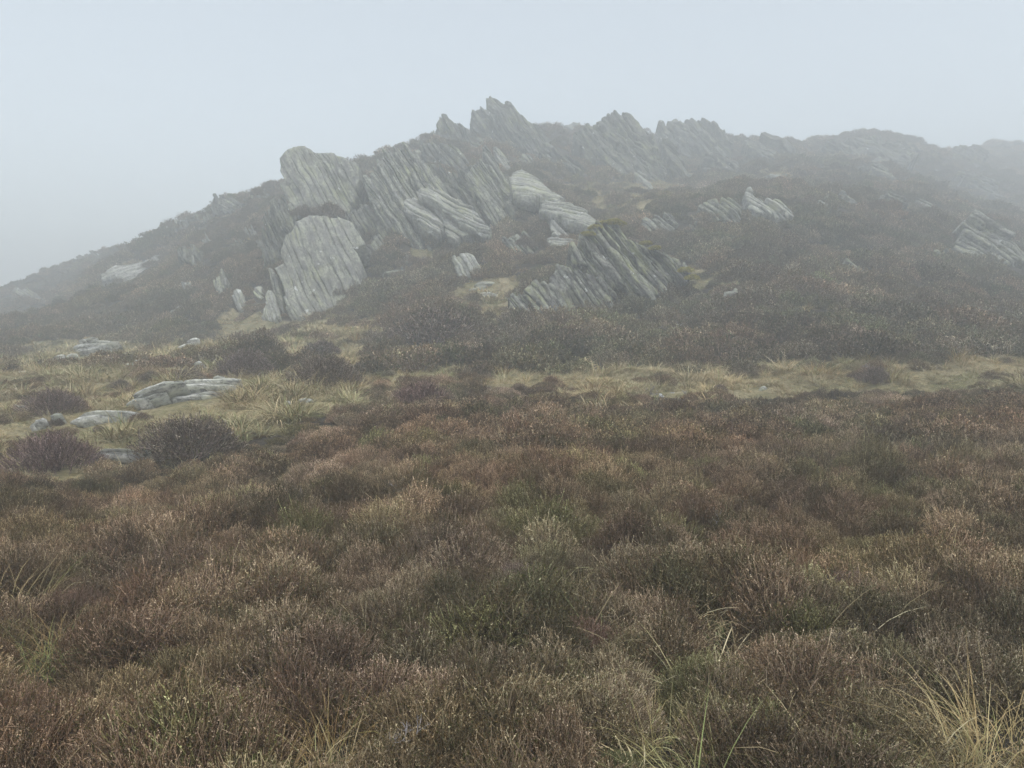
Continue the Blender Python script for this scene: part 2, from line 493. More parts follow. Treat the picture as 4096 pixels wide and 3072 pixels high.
def empty(name, loc, label, cat, group=None):
    return obj(name, None, None, tuple(loc), label, cat, group)

# ------------------------------------------------------------------ the rocks of the photograph
CR = 'crags along the skyline'
FS = 'fallen slabs on the middle slope'
LM = 'flat stones in the left meadow'
RR = 'rock ribs on the right slope'
rock('broad leaning slab below the smooth tower, the biggest flat grey face on the left',
 [(1196,856),(1224,872),(1265,859),(1290,868),(1338,862),(1386,862),(1410,893),(1434,977),(1446,1073),(1440,1134),(1400,1194),(1320,1262),(1205,1290),(1165,1280),(1145,1212),(1130,1134),(1112,1067),(1118,989),(1139,947),(1175,911)],
 lean=20, dip=63, w=(0.12,0.55), stag=0.012, rough=0.24, jag=0.035, gap=0.10, streak=0.10, edge=0.01, hue=0.12, mat=M_SLAB, seed=11, depth=2.2, base_px=(1220,1270))
rock('rounded smooth tower of grey rock against the sky at the left end of the crag',
 [(1112,645),(1121,621),(1154,591),(1180,590),(1208,581),(1253,600),(1290,604),(1338,615),(1392,636),(1434,657),(1446,712),(1420,784),(1380,850),(1301,870),(1211,873),(1181,868),(1151,832),(1136,760),(1118,700)],
 lean=14, dip=60, w=(0.12,0.5), stag=0.014, rough=0.26, jag=0.04, gap=0.10, streak=0.10, edge=0.01, hue=0.12, mat=M_SLAB, seed=12, depth=2.6, base_px=(1290,850), Y=29.6)
rock('wide bank of steep parallel plates between the smooth tower and the fallen blocks',
 [(1440,730),(1470,700),(1500,688),(1543,627),(1594,591),(1636,590),(1669,621),(1723,676),(1778,742),(1800,820),(1780,900),(1753,945),(1711,989),(1657,985),(1579,935),(1530,893),(1482,808)],
 lean=26, dip=58, w=(0.04,0.16), stag=0.08, rough=0.2, jag=0.14, gap=0.3, seed=13, depth=2.0, base_px=(1690,985))
rock('short ribbed block low between the broad leaning slab and the bank of plates',
 [(1416,844),(1434,826),(1482,826),(1518,886),(1528,930),(1482,962),(1434,915)], lean=25, dip=58, stag=0.05, seed=14, w=(0.08,0.2), base_px=(1470,955))
rock('small square ended slab just under the short ribbed block',
 [(1482,962),(1500,950),(1522,930),(1561,1001),(1550,1018),(1494,1022)], lean=28, dip=57, stag=0.04, seed=15, w=(0.1,0.22), base_px=(1510,1018))
rock('upper edge plates leaning beside the heather ledge right of the smooth tower top',
 [(1640,600),(1669,600),(1740,690),(1790,750),(1770,752),(1700,690)], lean=30, dip=50, stag=0.05, seed=16, w=(0.08,0.2), base_px=(1760,745))
rock('long slanting rib low in front of the broad leaning slab, at its right foot',
 [(1425,1110),(1446,1100),(1480,1158),(1462,1176),(1431,1166)], lean=30, dip=55, stag=0.04, seed=17, w=(0.07,0.15), base_px=(1450,1172))
rock('narrow dark plate standing tight against the left edge of the broad leaning slab',
 [(1072,1058),(1090,1072),(1130,1205),(1139,1262),(1112,1218),(1078,1104)], lean=22, dip=72, stag=0.05, seed=18, w=(0.08,0.16), base_px=(1128,1262))
rock('tall thin plates at the left foot of the broad leaning slab',
 [(1060,1152),(1084,1152),(1124,1262),(1096,1285),(1052,1285),(1058,1220)], lean=26, dip=68, stag=0.07, seed=19, w=(0.06,0.14), base_px=(1085,1284), mat=M_PALE)
rock('pale broken knob on the grass left of the thin plates',
 [(925,1180),(961,1165),(987,1210),(990,1245),(950,1248)], lean=28, dip=65, stag=0.07, seed=20, w=(0.08,0.18), base_px=(955,1246), mat=M_PALE)
rock('small pale block perched above the thin plates',
 [(1004,1152),(1055,1145),(1062,1175),(1046,1196),(1020,1188)], lean=38, dip=40, stag=0.04, seed=21, w=(0.08,0.16), base_px=(1036,1196), mat=M_PALE)

# fallen blocks
rock('drooping fallen block with rounded end, leftmost of the pale blocks over the cave',
 [(1618,808),(1627,793),(1657,786),(1717,820),(1750,850),(1780,905),(1757,931),(1711,925),(1675,893),(1657,862),(1621,836)],
 group=FS, lean=36, dip=36, w=(0.05,0.2), stag=0.035, rough=0.22, jag=0.06, gap=0.2, seed=22, depth=0.7, mat=M_PALE, Y=28.0, base_px=(1757,931), carve=False)
rock('long pale fallen slab tapering to a point down to the right above the cave',
 [(1660,758),(1693,745),(1766,760),(1844,793),(1892,826),(1966,917),(1940,922),(1844,872),(1784,836),(1723,806),(1669,782)],
 group=FS, lean=40, dip=34, w=(0.04,0.16), stag=0.04, rough=0.2, jag=0.08, gap=0.2, seed=23, depth=0.6, mat=M_PALE, Y=27.6, base_px=(1900,900), carve=False)
rock('yellow tinged triangular block propped under the long tapering slab',
 [(1723,815),(1778,838),(1856,868),(1902,911),(1868,940),(1814,962),(1790,940),(1770,882)],
 group=FS, lean=30, dip=42, w=(0.05,0.2), stag=0.03, rough=0.2, jag=0.06, seed=24, depth=1.0, mat=M_PALE, Y=27.9, base_px=(1814,960), carve=False)
rock('big tilted tabletop slab with shaded underside in the middle of the crag',
 [(2035,706),(2055,690),(2077,682),(2120,700),(2162,718),(2210,766),(2252,796),(2216,800),(2186,783),(2138,792),(2101,787),(2053,766)],
 group=FS, lean=52, dip=26, w=(0.06,0.3), stag=0.02, edge=0.012, rough=0.2, jag=0.06, gap=0.15, seed=25, depth=0.55, mat=M_PALE, Y=29.5, base_px=(2138,790), carve=False)
rock('long whitish slab lying right of the tabletop slab, pointing down to the moss topped outcrop',
 [(2162,818),(2180,806),(2222,799),(2294,814),(2342,838),(2397,886),(2379,904),(2312,888),(2222,848)],
 group=FS, lean=54, dip=22, w=(0.04,0.14), stag=0.035, rough=0.18, jag=0.07, gap=0.2, seed=26, depth=0.5, mat=M_PALE, Y=27.2, base_px=(2312,886), carve=False)
rock('upright ribbed stub below the long whitish slab',
 [(2192,895),(2222,868),(2258,893),(2304,946),(2270,955),(2216,952)], group=FS, lean=28, dip=55, w=(0.08,0.18), stag=0.06, seed=27, mat=M_PALE, base_px=(2250,955))
rock('lens shaped pale slab lying flat beside the left shoulder of the moss topped outcrop',
 [(2150,964),(2180,952),(2222,944),(2312,948),(2304,977),(2258,994),(2198,988)], group=FS, lean=52, dip=6, w=(0.05,0.12), stag=0.05, rough=0.12, jag=0.1, seed=28, depth=0.5, mat=M_PALE, base_px=(2220,996))
rock('dark plates half sunk in heather left of the lens shaped slab',
 [(2010,968),(2040,945),(2095,915),(2156,989),(2140,1022),(2065,1020)], lean=28, dip=55, w=(0.08,0.18), stag=0.08, gap=0.4, seed=29, mat=M_RIB, base_px=(2090,1022))
rock('blunt pale slab leaning in heather left of the dark sunk plates',
 [(1806,1021),(1842,1005),(1878,1001),(1902,1025),(1921,1055),(1940,1090),(1900,1105),(1866,1114),(1848,1114)], lean=26, dip=62, w=(0.10,0.24), stag=0.03, gap=0.0, jag=0.03, seed=30, mat=M_PALE, base_px=(1860,1112))
rock('long narrow rib rising from the crag centre left of the tabletop slab',
 [(1930,577),(1951,585),(2011,688),(2060,790),(2083,865),(2056,868),(2005,770),(1960,690),(1935,625)], lean=30, dip=60, w=(0.04,0.15), stag=0.08, seed=31, gap=0.2, base_px=(2065,868))
rock('ribbed wall of plates between the fallen blocks and the long narrow rib',
 [(1860,690),(1900,652),(1932,630),(1990,745),(2030,880),(2000,915),(1960,890),(1930,835),(1890,765)], lean=26, dip=60, w=(0.04,0.15), stag=0.07, seed=32, gap=0.3, base_px=(2000,912))
rock('small plate tip poking from heather just above the tabletop slab',
 [(1976,585),(2003,592),(2028,640),(2050,690),(2020,690),(1990,640)], lean=32, dip=60, w=(0.08,0.18), stag=0.07, seed=33, base_px=(2030,690))
rock('faint plate under the summit crag, right of the small plate tip',
 [(2078,640),(2095,618),(2140,640),(2128,668),(2090,668)], lean=36, dip=50, w=(0.04,0.15), stag=0.07, seed=34, base_px=(2105,668))
rock('pale boulder sitting on the ledge under the yellow tinged block',
 [(1905,942),(1925,932),(1950,940),(1956,958),(1930,966),(1910,960)], name='boulder', cat='boulder', lean=35, dip=20, w=(0.06,0.14), stag=0.04, seed=35, depth=0.3, mat=M_PALE, base_px=(1930,966))
rock('little pointed boulder in the heather hollow below the bank of plates',
 [(1612,1030),(1622,1010),(1636,1012),(1652,1048),(1630,1054),(1613,1046)], name='boulder', cat='boulder', lean=25, dip=65, w=(0.06,0.12), stag=0.03, seed=36, depth=0.3, mat=M_PALE, base_px=(1630,1054))
rock('flat plank of rock lying across the heather below the little pointed boulder',
 [(1524,1098),(1579,1080),(1657,1077),(1656,1092),(1600,1096),(1543,1107)], lean=48, dip=-8, w=(0.05,0.1), stag=0.05, seed=37, depth=0.5, jag=0.14, base_px=(1560,1107))
rock('thin edge of buried rock above the big heather mound',
 [(1650,1246),(1668,1236),(1696,1229),(1697,1235),(1668,1244)], lean=50, dip=-15, w=(0.05,0.09), stag=0.03, seed=38, depth=0.3, mat=M_PALE, base_px=(1660,1246))
rock('thin edge of buried rock on grass left of the big heather mound',
 [(1527,1304),(1556,1290),(1586,1276),(1588,1284),(1560,1298)], lean=50, dip=-26, w=(0.05,0.09), stag=0.03, seed=39, depth=0.3, mat=M_PALE, base_px=(1535,1304))
rock('lower of two layered pale stones on the yellow grass ledge',
 [(1914,1172),(1930,1162),(1995,1164),(2004,1172),(1983,1184),(1924,1188)], name='flat_stone', cat='stone', lean=50, dip=-4, w=(0.05,0.1), stag=0.04, seed=40, depth=0.5, jag=0.12, mat=M_PALE, base_px=(1950,1188))
rock('upper of two layered pale stones on the yellow grass ledge',
 [(1896,1150),(1930,1136),(1964,1126),(1972,1136),(1940,1152),(1900,1160)], name='flat_stone', cat='stone', lean=50, dip=-12, w=(0.05,0.1), stag=0.04, seed=41, depth=0.5, jag=0.12, mat=M_PALE, base_px=(1920,1158))

rock('cleft bedrock wall, cave shade in its dark colour, behind the fallen blocks in mid crag',
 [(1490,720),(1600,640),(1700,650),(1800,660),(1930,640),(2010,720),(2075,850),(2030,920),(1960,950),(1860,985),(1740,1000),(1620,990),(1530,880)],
 lean=24, dip=59, w=(0.06,0.24), stag=0.12, rough=0.5, jag=0.14, gap=0.35, seed=44, depth=2.2, Y=29.6, base_px=(1780,985), mat=M_DARK, name='crag', cat='crag')  # bedrock fill whose dark colour also paints in the cave shade
rock('rock coloured dark as shade under the tabletop slab, beside the long narrow rib',
 [(2010,690),(2060,700),(2140,770),(2200,800),(2190,850),(2120,865),(2070,850)], lean=28, dip=58, w=(0.06,0.2), stag=0.10, rough=0.4, gap=0.35, seed=45, depth=1.6, Y=30.2, base_px=(2130,860), mat=M_DARK, name='crag', cat='crag')  # shade below the slab is put into this rock's dark colour

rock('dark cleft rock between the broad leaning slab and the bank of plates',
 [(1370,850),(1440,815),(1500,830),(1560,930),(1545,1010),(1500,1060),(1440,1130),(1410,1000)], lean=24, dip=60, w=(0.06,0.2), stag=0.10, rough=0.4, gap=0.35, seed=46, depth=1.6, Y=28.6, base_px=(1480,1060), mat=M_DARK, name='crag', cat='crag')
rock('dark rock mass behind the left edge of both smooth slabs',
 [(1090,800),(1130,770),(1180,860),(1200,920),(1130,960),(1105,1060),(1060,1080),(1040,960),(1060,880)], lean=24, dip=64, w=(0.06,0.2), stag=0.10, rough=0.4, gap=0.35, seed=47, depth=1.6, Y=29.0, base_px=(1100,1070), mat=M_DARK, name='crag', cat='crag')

# near outcrop: one rock of several slabs
pO = hit_ground(2300, 1262)
o_main = empty('rock_outcrop', pO, 'large ribbed outcrop topped with yellow moss and dotted with white lichen, nearest on the slope', 'rock outcrop')
for i, (pl, kw) in enumerate([
  ([(2270,1001),(2312,965),(2355,929),(2403,886),(2451,874),(2481,880),(2523,929),(2590,959),(2656,1001),(2704,1019),(2740,1061),(2774,1112),(2740,1115),(2674,1118),(2668,1158),(2626,1200),(2578,1206),(2523,1176),(2481,1140),(2457,1176),(2420,1130),(2350,1075),(2300,1060),(2268,1020)],
    dict(lean=22, dip=56, w=(0.035,0.15), stag=0.09, rough=0.28, jag=0.09, gap=0.34, base_px=(2578,1230), depth=2.2)),
  ([(2186,1110),(2234,1061),(2276,1067),(2300,1110),(2330,1180),(2352,1255),(2310,1275),(2262,1278),(2222,1194),(2198,1152)],
    dict(lean=24, dip=61, w=(0.06,0.26), stag=0.025, rough=0.2, jag=0.05, gap=0.15, edge=0.015, base_px=(2290,1276), depth=1.4)),
  ([(2038,1206),(2065,1176),(2110,1168),(2150,1134),(2186,1128),(2222,1194),(2258,1270),(2220,1280),(2150,1290),(2089,1288),(2041,1250)],
    dict(lean=28, dip=60, w=(0.04,0.18), stag=0.06, rough=0.2, jag=0.08, gap=0.3, base_px=(2120,1290), depth=1.1)),
  ([(2300,1062),(2345,1085),(2403,1104),(2457,1176),(2450,1225),(2433,1250),(2340,1262),(2318,1170)],
    dict(lean=23, dip=58, w=(0.05,0.2), stag=0.05, rough=0.2, jag=0.06, gap=0.25, base_px=(2400,1262), depth=1.5))]):
    rock(None, pl, parent=o_main, seed=50 + i, mat=M_RIB, name='slab', **kw)

# skyline crags
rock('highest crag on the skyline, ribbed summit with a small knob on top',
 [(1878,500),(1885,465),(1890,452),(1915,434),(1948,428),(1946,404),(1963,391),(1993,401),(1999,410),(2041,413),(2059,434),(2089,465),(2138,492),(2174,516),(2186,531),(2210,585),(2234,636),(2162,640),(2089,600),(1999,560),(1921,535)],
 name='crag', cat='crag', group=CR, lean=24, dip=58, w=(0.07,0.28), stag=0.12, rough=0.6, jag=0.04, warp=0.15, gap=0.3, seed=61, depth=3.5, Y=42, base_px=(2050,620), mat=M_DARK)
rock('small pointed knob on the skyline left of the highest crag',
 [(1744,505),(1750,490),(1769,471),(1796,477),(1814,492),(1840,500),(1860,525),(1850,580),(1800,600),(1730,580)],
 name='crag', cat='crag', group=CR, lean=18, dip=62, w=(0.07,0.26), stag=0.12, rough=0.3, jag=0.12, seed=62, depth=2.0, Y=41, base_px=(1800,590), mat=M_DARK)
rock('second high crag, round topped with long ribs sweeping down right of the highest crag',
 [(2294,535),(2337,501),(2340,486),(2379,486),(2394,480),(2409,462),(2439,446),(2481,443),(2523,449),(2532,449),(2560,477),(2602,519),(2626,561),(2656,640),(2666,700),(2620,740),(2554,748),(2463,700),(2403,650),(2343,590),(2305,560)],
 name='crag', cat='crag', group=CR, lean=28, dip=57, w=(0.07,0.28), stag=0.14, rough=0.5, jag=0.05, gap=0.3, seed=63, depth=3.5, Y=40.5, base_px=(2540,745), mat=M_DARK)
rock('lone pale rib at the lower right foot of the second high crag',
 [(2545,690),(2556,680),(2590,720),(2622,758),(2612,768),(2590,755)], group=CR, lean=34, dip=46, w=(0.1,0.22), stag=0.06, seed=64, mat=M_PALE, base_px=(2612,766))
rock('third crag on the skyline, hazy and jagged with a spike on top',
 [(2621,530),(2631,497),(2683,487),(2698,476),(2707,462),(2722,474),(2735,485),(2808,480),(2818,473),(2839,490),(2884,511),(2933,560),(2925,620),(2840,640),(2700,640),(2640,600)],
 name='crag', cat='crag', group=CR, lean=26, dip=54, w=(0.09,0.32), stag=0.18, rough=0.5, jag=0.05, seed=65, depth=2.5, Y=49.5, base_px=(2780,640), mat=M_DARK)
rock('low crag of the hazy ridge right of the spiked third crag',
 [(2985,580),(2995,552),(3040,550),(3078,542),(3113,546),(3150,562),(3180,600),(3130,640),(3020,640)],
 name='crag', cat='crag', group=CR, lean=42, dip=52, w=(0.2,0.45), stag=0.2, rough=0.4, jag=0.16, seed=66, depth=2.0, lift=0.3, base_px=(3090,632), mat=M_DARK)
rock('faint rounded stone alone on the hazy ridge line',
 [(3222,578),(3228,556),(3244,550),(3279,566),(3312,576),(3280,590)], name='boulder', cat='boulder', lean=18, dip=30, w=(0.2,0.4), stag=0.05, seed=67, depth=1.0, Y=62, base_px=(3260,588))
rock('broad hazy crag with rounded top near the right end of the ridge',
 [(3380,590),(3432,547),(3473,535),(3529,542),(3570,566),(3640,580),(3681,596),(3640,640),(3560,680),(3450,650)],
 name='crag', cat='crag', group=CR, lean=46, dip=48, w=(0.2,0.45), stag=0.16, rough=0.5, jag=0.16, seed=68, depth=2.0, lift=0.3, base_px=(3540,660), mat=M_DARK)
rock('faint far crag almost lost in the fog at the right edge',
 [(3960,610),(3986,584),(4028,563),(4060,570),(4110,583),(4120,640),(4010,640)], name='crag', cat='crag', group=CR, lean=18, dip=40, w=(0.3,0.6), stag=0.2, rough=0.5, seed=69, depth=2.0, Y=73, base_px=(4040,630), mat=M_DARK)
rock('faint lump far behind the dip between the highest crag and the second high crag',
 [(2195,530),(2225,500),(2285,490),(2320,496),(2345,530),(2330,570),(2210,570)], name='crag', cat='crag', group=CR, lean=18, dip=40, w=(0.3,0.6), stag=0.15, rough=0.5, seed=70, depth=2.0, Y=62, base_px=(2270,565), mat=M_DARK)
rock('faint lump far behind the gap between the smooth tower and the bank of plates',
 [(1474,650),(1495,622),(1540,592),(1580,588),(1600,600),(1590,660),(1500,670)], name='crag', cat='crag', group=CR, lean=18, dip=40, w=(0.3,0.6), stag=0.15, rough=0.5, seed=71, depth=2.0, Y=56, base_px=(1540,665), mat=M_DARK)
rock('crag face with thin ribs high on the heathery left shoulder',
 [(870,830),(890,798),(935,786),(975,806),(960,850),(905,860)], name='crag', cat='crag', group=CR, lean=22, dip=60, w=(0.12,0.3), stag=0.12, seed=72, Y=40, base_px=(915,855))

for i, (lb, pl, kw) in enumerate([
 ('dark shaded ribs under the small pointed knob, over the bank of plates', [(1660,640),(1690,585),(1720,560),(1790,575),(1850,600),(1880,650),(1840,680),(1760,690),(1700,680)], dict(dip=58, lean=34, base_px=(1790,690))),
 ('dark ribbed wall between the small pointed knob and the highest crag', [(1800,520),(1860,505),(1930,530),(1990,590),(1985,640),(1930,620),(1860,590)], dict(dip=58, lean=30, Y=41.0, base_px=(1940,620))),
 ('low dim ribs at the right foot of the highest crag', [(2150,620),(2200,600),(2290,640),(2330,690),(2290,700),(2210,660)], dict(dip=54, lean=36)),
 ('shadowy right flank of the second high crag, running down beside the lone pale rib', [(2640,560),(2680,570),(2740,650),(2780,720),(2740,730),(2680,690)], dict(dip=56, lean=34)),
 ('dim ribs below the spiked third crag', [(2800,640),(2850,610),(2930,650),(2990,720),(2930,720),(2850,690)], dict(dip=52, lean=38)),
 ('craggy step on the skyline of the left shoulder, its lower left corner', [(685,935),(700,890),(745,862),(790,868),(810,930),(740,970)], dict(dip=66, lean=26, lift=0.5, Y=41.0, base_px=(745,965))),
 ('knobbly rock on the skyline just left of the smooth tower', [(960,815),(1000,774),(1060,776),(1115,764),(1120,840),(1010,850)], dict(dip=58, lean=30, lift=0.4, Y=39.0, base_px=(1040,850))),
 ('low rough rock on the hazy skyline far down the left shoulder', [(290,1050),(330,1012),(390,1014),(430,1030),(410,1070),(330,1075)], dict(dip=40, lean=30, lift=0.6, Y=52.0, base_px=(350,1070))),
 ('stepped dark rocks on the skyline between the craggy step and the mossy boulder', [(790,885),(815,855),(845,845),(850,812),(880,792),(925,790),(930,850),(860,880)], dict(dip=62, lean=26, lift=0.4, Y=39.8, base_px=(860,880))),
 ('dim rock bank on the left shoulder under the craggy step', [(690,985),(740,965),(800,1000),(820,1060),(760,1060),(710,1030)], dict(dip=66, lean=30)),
 ('jagged low crag on the hazy ridge, between the faint rounded stone and broad crag', [(3290,595),(3314,564),(3345,574),(3390,560),(3425,558),(3430,610),(3340,622)], dict(dip=46, lean=28, lift=0.5)),
 ('knobbly shoulder of rock right of the broad hazy crag top', [(3560,590),(3585,562),(3610,566),(3640,572),(3700,598),(3690,640),(3600,632)], dict(dip=42, lean=28, lift=0.5)),
 ('very faint flat topped crag in the dip of the far right ridge', [(3800,620),(3822,585),(3860,588),(3882,584),(3955,592),(3950,640),(3840,645)], dict(dip=36, lean=28, lift=0.5)),
 ('small knobs of rock at the highest point of the hazy right ridge', [(3700,610),(3725,592),(3760,612),(3790,640),(3730,645)], dict(dip=44, lean=36, lift=0.3)),
 ('long faded crag on the far right slope above the big slanting outcrop', [(3820,700),(3880,690),(3980,740),(4060,800),(3990,800),(3880,750)], dict(dip=34, lean=42)),
]):
    k = dict(w=(0.07, 0.26), stag=0.12, rough=0.5, jag=0.14, gap=0.3, depth=1.6, lift=0.1, seed=170 + i, mat=M_DARK); k.update(kw)
    rock(lb, pl, name='crag', cat='crag', group=CR, **k)

# right slope
for i, (lb, pl, kw) in enumerate([
 ('twin humped rib just right of the moss topped outcrop', [(2545,905),(2600,880),(2655,876),(2683,856),(2710,876),(2690,925),(2650,922),(2606,936),(2570,932)], dict(dip=48, lean=32)),
 ('two pale ribbed humps higher up beyond the twin humped rib', [(2804,818),(2836,785),(2863,795),(2880,823),(2905,795),(2933,816),(2967,846),(2945,899),(2898,875),(2829,846)], dict(dip=52, lean=30)),
 ('wide row of white streaked ribs half covered by heather, centre of the right slope', [(2971,790),(2985,760),(3005,757),(3020,800),(3051,809),(3090,798),(3120,802),(3178,846),(3155,871),(3113,880),(3044,873),(3010,846),(2981,818)], dict(dip=46, lean=32, mat=M_PALE)),
 ('small pale rib right of the wide row of white streaked ribs', [(3269,818),(3293,788),(3314,795),(3309,825),(3279,832)], dict(dip=44, lean=36)),
 ('thin slanted blade of rock above the small pale rib', [(3360,757),(3383,758),(3455,832),(3439,834)], dict(dip=44, lean=36, w=(0.08, 0.16))),
 ('squarish pale slab right of the thin slanted blade', [(3529,780),(3564,776),(3598,795),(3635,823),(3584,835)], dict(dip=40, lean=36)),
 ('pair of low ribs right of the squarish pale slab', [(3664,802),(3695,804),(3740,830),(3702,846)], dict(dip=40, lean=34)),
 ('faint low ribs above the big right hand outcrop', [(3751,792),(3792,807),(3850,844),(3806,846)], dict(dip=40, lean=34)),
 ('big slanting outcrop of pale ribs cut by the right edge of the picture', [(3822,968),(3850,950),(3862,880),(3889,851),(3931,871),(3986,899),(4028,934),(4096,989),(4150,1040),(4042,1058),(3959,1056),(3848,1050)], dict(dip=44, lean=28, w=(0.08, 0.2), stag=0.10, gap=0.35, rough=0.3)),
 ('short upright plate left of the big slanting outcrop', [(3752,995),(3780,988),(3802,1038),(3780,1042)], dict(dip=56, lean=28)),
 ('squat plate between the short upright plate and the big slanting outcrop', [(3802,1000),(3842,1008),(3862,1046),(3822,1046)], dict(dip=50, lean=30)),
 ('dark sliver of rock capped with moss low on the right slope', [(3392,1042),(3402,1042),(3462,1100),(3450,1106),(3420,1080)], dict(dip=47, lean=30, w=(0.06, 0.1))),
 ('longer sliver of rock right of the moss capped sliver', [(3474,1048),(3498,1056),(3566,1126),(3548,1128)], dict(dip=48, lean=30, w=(0.06, 0.12))),
 ('flat grey stone at the end of the grass strip beside the moss topped outcrop', [(2898,1142),(2947,1145),(3023,1170),(3005,1182),(2956,1160),(2920,1152)], dict(dip=14, lean=58, w=(0.05, 0.1), stag=0.03, mat=M_PALE)),
 ('faint slab on the hazy upper right slope below the broad crag', [(3383,672),(3432,667),(3494,691),(3470,704)], dict(dip=26, lean=44)),
 ('long hazy ribs slanting below the broad rounded crag', [(3450,650),(3520,660),(3585,708),(3572,722),(3500,690)], dict(dip=38, lean=36)),
 ('dim mossy rock nose above the white streaked ribs', [(3060,710),(3090,690),(3130,682),(3170,700),(3160,722),(3090,722)], dict(dip=36, lean=40)),
 ('tiny blade of rock beside the twin humped rib', [(2768,886),(2780,890),(2812,930),(2800,932)], dict(dip=48, lean=32, w=(0.06, 0.1))),
]):
    k = dict(w=(0.045, 0.16), stag=0.08, rough=0.22, jag=0.09, gap=0.35, lift=0.5, depth=1.3, seed=80 + i, mat=M_ROCK); k.update(kw)
    rock(lb, pl, group=RR, name='rock_rib', cat='rock', clear=True, **k)

